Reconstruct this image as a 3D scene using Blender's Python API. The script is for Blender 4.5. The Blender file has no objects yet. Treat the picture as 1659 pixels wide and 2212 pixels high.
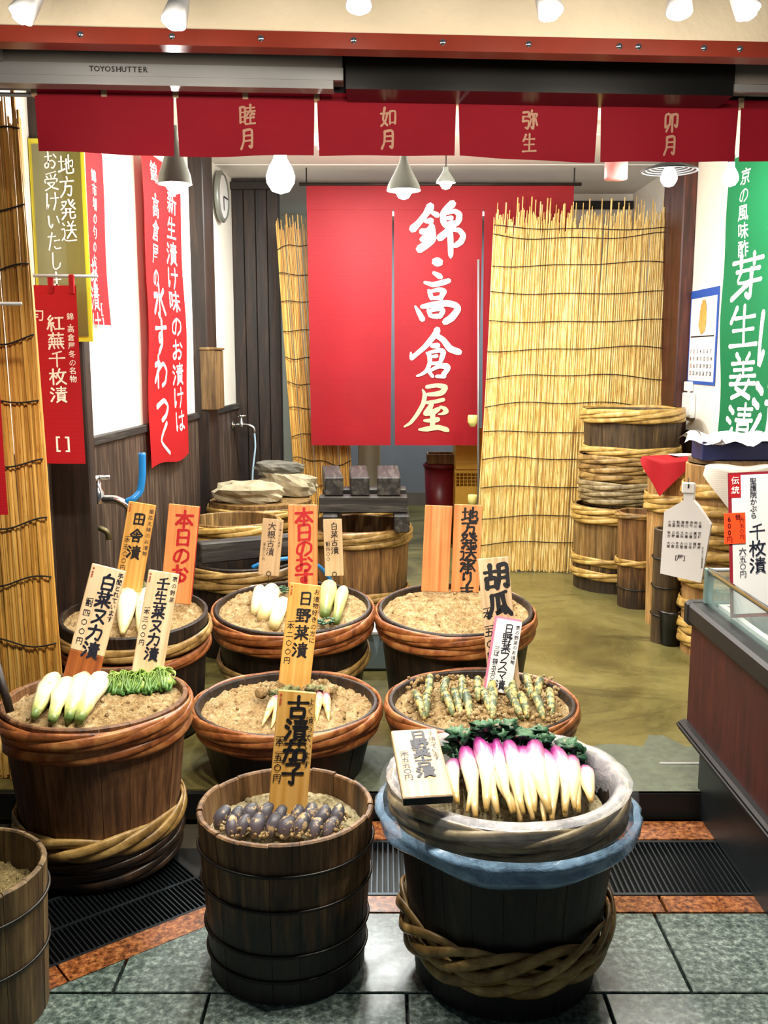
import bpy, math, random
from mathutils import Vector, Matrix, noise
random.seed(7)
R = math.radians
SC = bpy.context.scene
COL = SC.collection
# ---------------------------------------------------------------- camera
F, CX, CY, PITCH, CH = 2100.0, 829.5, 1106.0, R(9.1), 1.55
cd = bpy.data.cameras.new('camera'); cam = bpy.data.objects.new('camera', cd); COL.objects.link(cam)
cam.location = (0, 0, CH); cam.rotation_euler = (R(90) - PITCH, 0, 0)
cd.sensor_fit = 'VERTICAL'; cd.sensor_height = 36; cd.lens = 36 * F / 2212; cd.clip_start = 0.05
SC.camera = cam
cp, sp = math.cos(PITCH), math.sin(PITCH)
CAM = Vector((0, 0, CH))
def ray(px, py):
    t = (CY - py) / F
    return Vector(((px - CX) / F, cp + t * sp, -sp + t * cp))
def at(px, py, Y): r = ray(px, py); return CAM + r * (Y / r.y)
def gz(px, py, z=0.0): r = ray(px, py); return CAM + r * ((z - CH) / r.z)
def zc(p): d = Vector(p) - CAM; return d.y * cp - d.z * sp
def wl(Y): return -1.285 + 0.0578 * (Y - 4.2)
def wallL(px, py, o=0.):
    r = ray(px, py); s = (wl(0) + o) / (r.x - 0.0578 * r.y); return CAM + r * s
WR = 1.97
def wallR(px, py, X=WR): r = ray(px, py); return CAM + r * (X / r.x)
# ---------------------------------------------------------------- world + exposure
w = bpy.data.worlds.new('market_ambient'); SC.world = w; w.use_nodes = True
w.node_tree.nodes['Background'].inputs[0].default_value = (0.80, 0.90, 1.0, 1)
w.node_tree.nodes['Background'].inputs[1].default_value = 0.10
vs = SC.view_settings
vs.view_transform = 'Standard'; vs.look = 'None'; vs.gamma = 1.0; vs.use_curve_mapping = False; vs.exposure = 0.0
def light(name, kind, loc, power, col=(1, .95, .86), size=.05, target=None, spot=None, blend=.6):
    d = bpy.data.lights.new(name, kind); d.energy = power; d.color = col
    if kind == 'AREA': d.shape = 'RECTANGLE'; d.size, d.size_y = size
    else: d.shadow_soft_size = size
    if spot: d.spot_size = R(spot); d.spot_blend = blend
    o = bpy.data.objects.new(name, d); COL.objects.link(o); o.location = loc
    if target is not None: o.rotation_euler = (Vector(target) - Vector(loc)).to_track_quat('-Z', 'Y').to_euler()
    return o
# ---------------------------------------------------------------- materials
def S(h):
    h = h.lstrip('#'); c = [int(h[i:i + 2], 16) / 255 for i in (0, 2, 4)]
    return tuple(x / 12.92 if x <= .04045 else ((x + .055) / 1.055) ** 2.4 for x in c) + (1,)
class NT:
    def __init__(s, name):
        s.m = bpy.data.materials.new(name); s.m.use_nodes = True; s.t = s.m.node_tree; s.t.nodes.clear()
        s.out = s.n('ShaderNodeOutputMaterial'); s.b = s.n('ShaderNodeBsdfPrincipled'); s.l(s.b.outputs[0], s.out.inputs[0])
    def n(s, k, **kw):
        x = s.t.nodes.new(k)
        for a, v in kw.items(): setattr(x, a, v)
        return x
    def l(s, a, b): s.t.links.new(a, b)
    def coord(s, scale=(1, 1, 1), rnd=True, kind='Object'):
        tc = s.n('ShaderNodeTexCoord'); mp = s.n('ShaderNodeMapping'); mp.inputs['Scale'].default_value = scale
        if rnd:
            oi = s.n('ShaderNodeObjectInfo'); mu = s.n('ShaderNodeVectorMath', operation='MULTIPLY_ADD')
            cx = s.n('ShaderNodeCombineXYZ')
            for i in range(3): s.l(oi.outputs['Random'], cx.inputs[i])
            mu.inputs[1].default_value = (37, 53, 71); s.l(cx.outputs[0], mu.inputs[0]); s.l(tc.outputs[kind], mu.inputs[2])
            s.l(mu.outputs[0], mp.inputs[0])
        else: s.l(tc.outputs[kind], mp.inputs[0])
        return mp.outputs[0]
    def noise(s, vec, scale, detail=4, rough=.55, dist=0):
        x = s.n('ShaderNodeTexNoise'); x.inputs['Scale'].default_value = scale; x.inputs['Detail'].default_value = detail
        x.inputs['Roughness'].default_value = rough; x.inputs['Distortion'].default_value = dist; s.l(vec, x.inputs['Vector']); return x.outputs[0]
    def ramp(s, fac, stops, interp='LINEAR'):
        x = s.n('ShaderNodeValToRGB'); x.color_ramp.interpolation = interp; e = x.color_ramp.elements
        while len(e) < len(stops): e.new(.5)
        for q, (p, c) in zip(e, stops): q.position = p; q.color = c if len(c) == 4 else (*c, 1)
        s.l(fac, x.inputs[0]); return x.outputs[0]
    def mix(s, a, b, fac, mode='MIX'):
        x = s.n('ShaderNodeMix', data_type='RGBA', blend_type=mode)
        for v, i in ((fac, 0), (a, 6), (b, 7)):
            if hasattr(v, 'links'): s.l(v, x.inputs[i])
            else: x.inputs[i].default_value = v
        return x.outputs[2]
    def math(s, op, a, b):
        x = s.n('ShaderNodeMath', operation=op)
        for i, v in enumerate((a, b)):
            if hasattr(v, 'links'): s.l(v, x.inputs[i])
            else: x.inputs[i].default_value = v
        return x.outputs[0]
    def bump(s, h, st=.3, d=.01):
        x = s.n('ShaderNodeBump'); x.inputs['Strength'].default_value = st; x.inputs['Distance'].default_value = d
        s.l(h, x.inputs['Height']); s.l(x.outputs[0], s.b.inputs['Normal'])
    def col(s, v):
        if hasattr(v, 'links'): s.l(v, s.b.inputs['Base Color'])
        else: s.b.inputs['Base Color'].default_value = v
    def set(s, **k):
        for a, v in k.items(): s.b.inputs[a.replace('_', ' ')].default_value = v
        return s
BW = [(0, (0, 0, 0, 1)), (1, (1, 1, 1, 1))]
def m_wood(name, dark, mid, lite, rough=.6, axis='z', stain=None, fine=1., rnd=True, bump=.25):
    t = NT(name); sc = {'z': (9, 9, .7), 'x': (.7, 9, 9), 'y': (9, .7, 9)}[axis]
    v = t.coord(tuple(x * fine for x in sc), rnd)
    a = t.noise(v, 3.2, 6, .62, .5); b = t.noise(v, 11, 5, .6)
    c = t.ramp(a, [(.30, S(dark)), (.5, S(mid)), (.72, S(lite))])
    g = t.ramp(b, [(.35, (.45, .45, .45, 1)), (.62, (1, 1, 1, 1))])
    c = t.mix(c, g, .75, 'MULTIPLY')
    if rnd:
        oi = t.n('ShaderNodeObjectInfo'); rr = t.ramp(oi.outputs['Random'], [(0, (.68, .68, .68, 1)), (1, (1.0, 1.0, 1.0, 1))])
        c = t.mix(c, rr, .8, 'MULTIPLY')
    if stain:      # soaked wood with a ragged upper edge along the grain
        z0, colr, soft = stain
        tc = t.n('ShaderNodeTexCoord'); sx = t.n('ShaderNodeSeparateXYZ'); t.l(tc.outputs['Object'], sx.inputs[0])
        nz = t.noise(t.coord((14, 14, 1.2), rnd), 2.5, 4, .6)
        e = t.math('ADD', sx.outputs[2], t.math('MULTIPLY', t.math('SUBTRACT', nz, .5), .55))
        f = t.ramp(t.math('DIVIDE', t.math('SUBTRACT', e, z0 - soft), 2 * soft), [(0, (1, 1, 1, 1)), (1, (0, 0, 0, 1))])
        c = t.mix(c, S(colr), t.math('MULTIPLY', f, .88))
    t.col(c); t.set(Roughness=rough); t.bump(b, bump, .004); return t.m
def m_plain(name, c, rough=.6, metal=0., var=.12, scale=6, bump=0, coat=0, spec=.5):
    t = NT(name); n = t.noise(t.coord(), scale, 5)
    cc = S(c) if isinstance(c, str) else c
    g = t.ramp(n, [(.3, tuple(1 - var for _ in range(3))), (.7, (1, 1, 1))])
    t.col(t.mix(cc, g, 1.0, 'MULTIPLY')); t.set(Roughness=rough, Metallic=metal, Coat_Weight=coat, Specular_IOR_Level=spec)
    if bump: t.bump(t.noise(t.coord(), scale * 12, 4), bump, .003)
    return t.m
def m_cloth(name, c, rough=.75, thin=.25, weave=420):
    t = NT(name); v = t.coord(rnd=False)
    n = t.noise(v, 3, 3); g = t.ramp(n, [(.3, (.86, .86, .86)), (.7, (1, 1, 1))])
    wv = t.n('ShaderNodeTexWave', bands_direction='Z'); wv.inputs['Scale'].default_value = weave / 6.28; t.l(v, wv.inputs['Vector'])
    col = t.mix(S(c), g, 1., 'MULTIPLY'); t.col(col); t.set(Roughness=rough, Specular_IOR_Level=.3)
    t.bump(t.math('ADD', t.noise(v, 260, 2), wv.outputs[1]), .15, .0015)
    tr = t.n('ShaderNodeBsdfTranslucent'); t.l(col, tr.inputs[0]); mx = t.n('ShaderNodeMixShader'); mx.inputs[0].default_value = thin
    t.l(t.b.outputs[0], mx.inputs[1]); t.l(tr.outputs[0], mx.inputs[2]); t.l(mx.outputs[0], t.out.inputs[0]); return t.m
def m_emit(name, c, st):
    t = NT(name); t.col((1, 1, 1, 1)); t.set(Emission_Color=c if len(c) == 4 else (*c, 1), Emission_Strength=st)
    lw = t.n('ShaderNodeLayerWeight'); lw.inputs[0].default_value = .25
    t.l(t.ramp(lw.outputs[1], [(0, (1, 1, 1)), (1, (.85, .85, .85))]), t.b.inputs['Base Color']); return t.m
def m_granite(name, a, b, c, rough=.35, sc=1.):
    t = NT(name); v = t.coord(rnd=False, kind='Object')
    n = t.noise(v, 55 * sc, 5, .7); vo = t.n('ShaderNodeTexVoronoi'); vo.inputs['Scale'].default_value = 150 * sc; t.l(v, vo.inputs['Vector'])
    k = t.ramp(n, [(.36, S(a)), (.5, S(b)), (.64, S(c))])
    d = t.ramp(vo.outputs['Color'], [(.1, (.35, .35, .35)), (.5, (1, 1, 1))])
    wet = t.noise(v, 2.3, 4); wc = t.ramp(wet, [(.38, (.55, .58, .56)), (.6, (1, 1, 1))])
    oi = t.n('ShaderNodeObjectInfo'); rr = t.ramp(oi.outputs['Random'], [(0, (.82, .82, .82)), (1, (1, 1, 1))])
    t.col(t.mix(t.mix(t.mix(k, d, .6, 'MULTIPLY'), wc, .8, 'MULTIPLY'), rr, 1., 'MULTIPLY'))
    t.l(t.ramp(wet, [(.4, (.22, .22, .22)), (.6, (rough + .15,) * 3)]), t.b.inputs['Roughness']); t.bump(n, .12, .002); return t.m
def m_ramp_attr(name, stops, rough=.4, spots=None, sss=.0, coat=.0):
    t = NT(name); a = t.n('ShaderNodeAttribute'); a.attribute_name = 't'
    nz = t.noise(t.coord((1, 1, 1)), 30, 4); f = t.math('ADD', a.outputs['Fac'], t.math('MULTIPLY', t.math('SUBTRACT', nz, .5), .22))
    c = t.ramp(f, [(p, S(x)) for p, x in stops])
    if spots:
        n2 = t.noise(t.coord(), spots[2], 5, .65); c = t.mix(c, S(spots[0]), t.ramp(n2, [(spots[1], (0, 0, 0)), (spots[1] + .06, (1, 1, 1))]))
    t.col(c); t.set(Roughness=rough, Subsurface_Weight=sss, Coat_Weight=coat); t.b.inputs['Subsurface Radius'].default_value = (.02, .015, .01)
    t.bump(t.noise(t.coord(), 60, 4), .25, .003); return t.m
M = {}
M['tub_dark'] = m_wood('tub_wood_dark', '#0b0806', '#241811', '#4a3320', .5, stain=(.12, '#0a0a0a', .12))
M['tub_hakusai'] = m_wood('tub_wood_reddish', '#402818', '#7c5434', '#a0754c', .55, stain=(-.05, '#0d0b0a', .06))
M['tub_front'] = m_wood('tub_wood_front', '#3a2616', '#7a5836', '#a8845a', .55, stain=(.22, '#1c2426', .07))
M['tub_edge'] = m_wood('tub_wood_left', '#3a2b18', '#6f5634', '#a08658', .6, stain=(-.1, '#1a1712', .3))
M['tub_bag'] = m_wood('tub_wood_greyish', '#161310', '#312720', '#5b4a38', .55, stain=(.30, '#121314', .2))
M['tub_light'] = m_wood('tub_wood_light', '#5c4220', '#98743f', '#c4a064', .55, stain=(.16, '#15110d', .04))
M['tub_pale'] = m_wood('tub_wood_pale', '#8a6232', '#b98c50', '#d9b478', .55)
M['tub_brown'] = m_wood('tub_wood_brown', '#4a2f16', '#8b6236', '#b98d55', .55, stain=(.16, '#0d0a08', .09))
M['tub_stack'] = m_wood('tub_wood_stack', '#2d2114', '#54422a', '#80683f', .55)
M['tub_in'] = m_wood('tub_wood_inside', '#4a3520', '#7d6038', '#a08250', .65)
def m_bamboo(name, a, b, c):
    t = NT(name); v = t.coord((1, 1, 1)); n = t.noise(v, 14, 5, .6, .4); n2 = t.noise(t.coord((1, 1, 5)), 45, 4)
    k = t.ramp(n, [(.3, S(a)), (.5, S(b)), (.72, S(c))]); t.col(t.mix(k, t.ramp(n2, [(.3, (.62, .62, .62)), (.65, (1, 1, 1))]), .8, 'MULTIPLY'))
    t.set(Roughness=.42, Coat_Weight=.12); t.bump(n2, .2, .002); return t.m
M['hoop_red'] = m_bamboo('bamboo_hoop_red_brown', '#5a2c12', '#96562a', '#c48a4e')
M['hoop_tan'] = m_bamboo('bamboo_hoop_tan', '#5e4320', '#9b7a42', '#c9a868')
M['hoop_yel'] = m_bamboo('bamboo_hoop_yellow', '#8b6a2c', '#c29c50', '#e2c27c')
M['hoop_grey'] = m_bamboo('bamboo_hoop_grey', '#5c4e34', '#94825c', '#bcab82')
M['hoop_dark'] = m_bamboo('bamboo_hoop_dark', '#120c08', '#2b1d12', '#4d3420')
M['wire'] = m_plain('iron_wire', '#3a3835', .4, .8)
def m_nuka(name='rice_bran_paste', a='#957040', b='#d2b078', c='#efdbae'):
    t = NT(name); v = t.coord(); n = t.noise(v, 28, 8, .68); n2 = t.noise(v, 110, 5, .7); n3 = t.noise(v, 5, 3)
    k = t.ramp(n, [(.3, S(a)), (.48, S(b)), (.68, S(c))])
    k = t.mix(k, t.ramp(n2, [(.32, (.42, .34, .22)), (.52, (1, 1, 1))]), .95, 'MULTIPLY')  # crevice shade put into the colour: low spots of the grain darkened
    k = t.mix(k, t.ramp(n3, [(.35, (.82, .78, .70)), (.6, (1, 1, 1))]), 1., 'MULTIPLY')
    t.col(k); t.set(Roughness=.75); t.bump(t.math('ADD', t.math('MULTIPLY', n, 1.0), t.math('MULTIPLY', n2, .8)), 1.0, .02); return t.m
M['nuka'] = m_nuka()
M['nuka_pale'] = m_nuka('pale_bran_paste', '#a89868', '#d8cba0', '#f0e6c4')
M['nuka_grey'] = m_nuka('greyish_bran_paste', '#6d5a34', '#a08c58', '#cab87e')
def m_board(name, a, b, c):
    t = NT(name); v = t.coord((70, 1.6, 4)); n = t.noise(v, 1., 3, .5); n2 = t.noise(t.coord(), 9, 3)
    k = t.ramp(n, [(.3, S(a)), (.5, S(b)), (.7, S(c))]); t.col(t.mix(k, t.ramp(n2, [(.3, (.90, .88, .86)), (.6, (1, 1, 1))]), 1., 'MULTIPLY')); t.set(Roughness=.5); t.bump(n, .06, .002); return t.m
M['sign_or'] = m_board('sign_cedar_orange', '#c0713a', '#d4894e', '#dc9a62')
M['sign_ye'] = m_board('sign_cedar_yellow', '#c08a3c', '#d4a04e', '#deb066')
M['sign_pale'] = m_board('sign_pine_pale', '#d8b488', '#e6c8a0', '#eed6b4')
M['sign_tan'] = m_board('sign_pine_tan', '#b0906a', '#c4a680', '#d0b694')
M['sign_wet'] = m_board('sign_wet_foot', '#7a3814', '#98501f', '#b06428')
M['ink'] = m_plain('black_ink', '#0b0a10', .5); M['ink_blue'] = m_plain('blue_black_ink', '#14172c', .5)
M['ink_maroon'] = m_plain('maroon_marker', '#5a0c0c', .5); M['ink_red'] = m_plain('red_ink', '#b0121c', .5); M['ink_grey'] = m_plain('faded_ink', '#3a2c2c', .6)
M['print_white'] = m_plain('white_print', '#f2ece4', .7, var=.04); M['print_cream'] = m_plain('stained_print', '#d9c49c', .7, var=.12)
M['print_faint'] = m_plain('tan_print', '#d9a68a', .7)
M['red_noren'] = m_cloth('red_noren_cloth', '#980d1a', .55, .12); M['red_val'] = m_cloth('red_valance_cloth', '#8f1022', .75, .10)
M['red_ban'] = m_cloth('red_banner_cloth', '#b81218', .7, .15); M['red_small'] = m_cloth('red_small_noren_cloth', '#a80c18', .7, .15)
M['green_ban'] = m_cloth('green_banner_cloth', '#0a6f42', .7, .12)
M['white_cl'] = m_cloth('white_towel_cloth', '#e4ddd2', .85, .1, 200)
M['plaster'] = m_plain('white_plaster', '#efe9dc', .8, var=.07, scale=3, bump=.15)
M['ceil'] = m_plain('ceiling_board', '#e6e4de', .8, var=.06, scale=2)
M['cream'] = m_plain('cream_stucco', '#cfc0a6', .8, var=.16, scale=4, bump=.7)
M['steel_red'] = m_plain('red_brown_steel', '#7a2a1a', .32, .1, var=.2, scale=9)
M['black'] = m_plain('black_matte', '#0a0b0d', .55, var=.3); M['black_gl'] = m_plain('black_gloss', '#0d0f11', .3, var=.3)
M['alu'] = m_plain('aluminium', '#a8a8aa', .42, .5, var=.15, scale=3); M['alu_dk'] = m_plain('grey_shutter_paint', '#88827a', .45, .1, var=.2)
M['chrome'] = m_plain('chrome', '#d8dce0', .15, 1.0, var=.05); M['brass'] = m_plain('tarnished_brass', '#5a5238', .4, .8)
M['dkwood_z'] = m_wood('dark_stained_wood', '#120c09', '#2a1b13', '#453022', .55)
M['wains'] = m_wood('weathered_wainscot', '#241811', '#48362a', '#786452', .6)
M['dkwood_x'] = m_wood('dark_beam_wood', '#120c09', '#241913', '#3c2c22', .6, axis='x'); M['dkwood_y'] = m_wood('dark_beam_wood_long', '#12100f', '#2e2b28', '#6a655c', .6, axis='y')
M['redwood'] = m_wood('red_brown_pillar', '#2a100a', '#4c2014', '#6b3322', .45)
M['brownwood'] = m_wood('brown_box_wood', '#5c4222', '#8a6a3e', '#a88a58', .55)
M['stone'] = m_plain('pale_stone', '#b8ac8c', .85, var=.45, scale=14, bump=1.0); M['stone_dk'] = m_plain('grey_stone', '#6f6c60', .85, var=.45, scale=14, bump=1.0)
M['tile'] = m_granite('grey_green_granite', '#36423f', '#5e6f69', '#96a59d'); M['orange'] = m_granite('orange_granite', '#3a2012', '#96552e', '#c4844c')
M['grout'] = m_plain('dark_grout', '#3a3324', .9, var=.3, scale=20); M['pit'] = m_plain('drain_black', '#08090a', .6, var=.3)
M['iron'] = m_plain('galvanised_bar', '#3c4348', .35, .85, var=.2, scale=20)
def m_floor():
    t = NT('wet_concrete'); v = t.coord(rnd=False); n = t.noise(v, 1.6, 6, .6, .6); n2 = t.noise(v, 30, 5, .6); n3 = t.noise(t.coord((.8, 2.2, 1), False), 1.3, 5, .65, 1.2)
    k = t.ramp(n, [(.3, S('#4c4626')), (.5, S('#6f673a')), (.7, S('#857a48'))])
    k = t.mix(k, S('#2c2618'), t.ramp(n3, [(.54, (0, 0, 0)), (.70, (.8, .8, .8))]))
    t.col(t.mix(k, t.ramp(n2, [(.3, (.7, .7, .7)), (.6, (1, 1, 1))]), .6, 'MULTIPLY'))
    t.l(t.ramp(n, [(.35, (.22, .22, .22)), (.65, (.45, .45, .45))]), t.b.inputs['Roughness']); t.bump(n2, .1, .003); return t.m
M['floor'] = m_floor(); M['patch'] = m_plain('worn_grey_concrete', '#59604e', .6, var=.4, scale=30, bump=.5)
M['grey_wall'] = m_plain('blue_grey_wall', '#8c939c', .7, var=.08); M['pale_green'] = m_plain('pale_green_wall', '#cfd6c4', .7, var=.06)
def m_reed(name, a, b, c):
    t = NT(name); v = t.coord((60, 60, .9), False); n = t.noise(v, 1.6, 3, .6); n2 = t.noise(t.coord((30, 30, 9), False), 3, 4)
    k = t.ramp(n, [(.3, S(a)), (.5, S(b)), (.68, S(c))]); t.col(t.mix(k, t.ramp(n2, [(.28, (.55, .45, .3)), (.42, (1, 1, 1))]), .6, 'MULTIPLY')); t.set(Roughness=.5); return t.m
M['reed'] = m_reed('dry_reed', '#b0863a', '#e0be70', '#f4dfa2'); M['reed_dk'] = m_reed('aged_reed', '#8a5c20', '#c4913f', '#e2b968')
M['cord'] = m_plain('dark_cord', '#1d1710', .9)
M['white_pl'] = m_plain('white_plastic', '#e8e8e6', .35, var=.04); M['blue_pl'] = m_plain('blue_hose', '#1e7fc8', .3, var=.1)
M['ltblue'] = m_plain('pale_blue_plastic', '#a8c4d4', .35, var=.05); M['red_pl'] = m_plain('dark_red_plastic', '#6a0f1c', .35, var=.1)
M['yel_pl'] = m_plain('yellow_crate_plastic', '#d8a83c', .45, var=.1); M['yel_lid'] = m_plain('pale_yellow_plastic', '#ddd27a', .4, var=.05)
M['laminate'] = m_wood('mahogany_laminate', '#2c0d0a', '#43150f', '#571f16', .55, fine=1.6, rnd=False, bump=.03)
M['kick'] = m_plain('kick_plate_steel', '#2c3336', .4, .6, var=.3, scale=5); M['rubber'] = m_plain('black_bumper', '#0f1113', .5, var=.2)
M['tray'] = m_plain('white_enamel', '#dfe6e4', .3, var=.04); M['slat'] = m_plain('teal_grey_metal', '#7d9a98', .3, .5)
M['paper'] = m_plain('white_paper', '#e6e3e2', .8, var=.05); M['orange_st'] = m_plain('orange_sticker', '#ff4a12', .6, var=.03)
M['red_bd'] = m_plain('crimson_border', '#8a1a2a', .5, var=.05); M['pink'] = m_plain('pink_card', '#e87a9c', .7, var=.1)
M['blue_pr'] = m_plain('blue_print', '#1a4fae', .6, var=.05); M['navy'] = m_plain('navy_box', '#1c2558', .5, var=.1)
M['olive'] = m_plain('olive_poster', '#6d6a34', .22, var=.25, scale=2, coat=.6); M['yel_edge'] = m_plain('yellow_poster_edge', '#c8c02a', .4, var=.05)
M['shade'] = m_plain('grey_lamp_shade', '#8b8f88', .4, .4, var=.1); M['lamp_pink'] = m_plain('pinkish_fitting', '#b06a66', .45, var=.1)
M['bulb'] = m_emit('glowing_bulb', (1, .97, .90), 28); M['tube'] = m_emit('fluorescent_tube', (.95, 1, 1), 9)
def m_glass(name, col, rough=.03, alpha=.15):
    t = NT(name); n = t.noise(t.coord(), 8, 3); t.col(t.mix(S(col), t.ramp(n, [(.3, (.9, .9, .9)), (.7, (1, 1, 1))]), 1., 'MULTIPLY')); t.set(Roughness=rough, Alpha=alpha); return t.m
M['glass'] = m_glass('guard_glass', '#a8d0cc', .04, .16)
def m_film(name, col, alpha, rough=.18, coat=.5, bump=.5):
    t = NT(name); v = t.coord(); n = t.noise(v, 9, 6, .65, 1.2); t.col(t.mix(S(col), t.ramp(n, [(.3, (.7, .74, .8)), (.65, (1, 1, 1))]), 1., 'MULTIPLY'))
    t.l(t.ramp(n, [(.3, (alpha * .6,) * 3), (.7, (min(1, alpha * 1.5),) * 3)]), t.b.inputs['Alpha'])
    t.set(Roughness=rough, Coat_Weight=coat); t.bump(t.noise(t.coord((1, 1, 2.5)), 26, 5, .6, 1.), bump, .006); return t.m
M['film'] = m_film('clear_plastic_film', '#f4f2f4', .34); M['film_thin'] = m_film('thin_plastic_film', '#e8e8ec', .05, .2, 0., .2); M['film_blue'] = m_film('bluish_plastic_film', '#a8d0f2', .58, .14)
M['daikon'] = m_ramp_attr('daikon_skin', [(0, '#efe6b8'), (.5, '#f4ecd2'), (1, '#d8c88c')], .4, ('#c4a262', .60, 22), .1)
M['hakusai'] = m_ramp_attr('hakusai_skin', [(0, '#f6efc8'), (.6, '#f2ecca'), (.85, '#cfd080'), (1, '#5c7a3a')], .38, ('#d8c48a', .62, 26), .15)
M['hinona'] = m_ramp_attr('hinona_skin', [(0, '#6a1a5a'), (.18, '#98307a'), (.34, '#c880a6'), (.46, '#e6dac4'), (.8, '#dcc898'), (1, '#b8944e')], .3, ('#d2b068', .66, 24), .15, .3)
M['hinona_nuka'] = m_ramp_attr('hinona_bran_skin', [(0, '#a83c66'), (.2, '#cf7a92'), (.4, '#e8cfa2'), (1, '#d8bb7c')], .5, ('#cfa966', .5, 40))
M['pickle'] = m_ramp_attr('pickled_leaf', [(0, '#e8deac'), (.5, '#d8d088'), (1, '#566b2c')], .4)
M['green'] = m_ramp_attr('mibuna_leaf', [(0, '#c4d288'), (.4, '#8cab48'), (1, '#3f6f34')], .35)
M['leaf'] = m_ramp_attr('dark_leaf', [(0, '#3f6a44'), (.5, '#17452f'), (1, '#0f3626')], .5, ('#c08a80', .60, 40))
M['leaf_dull'] = m_ramp_attr('bran_leaf', [(0, '#8a8350'), (.5, '#566444'), (1, '#c4a868')], .6)
M['cuke'] = m_ramp_attr('pickled_cucumber_skin', [(0, '#4d5f42'), (.5, '#3c4f3e'), (1, '#68764c')], .45, ('#c4a868', .49, 42))
M['eggp'] = m_ramp_attr('pickled_eggplant_skin', [(0, '#262c34'), (.5, '#403e48'), (1, '#66565a')], .5, ('#a88e66', .545, 46), coat=.08)
M['stem'] = m_plain('eggplant_calyx', '#4a4534', .6, var=.3)
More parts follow.
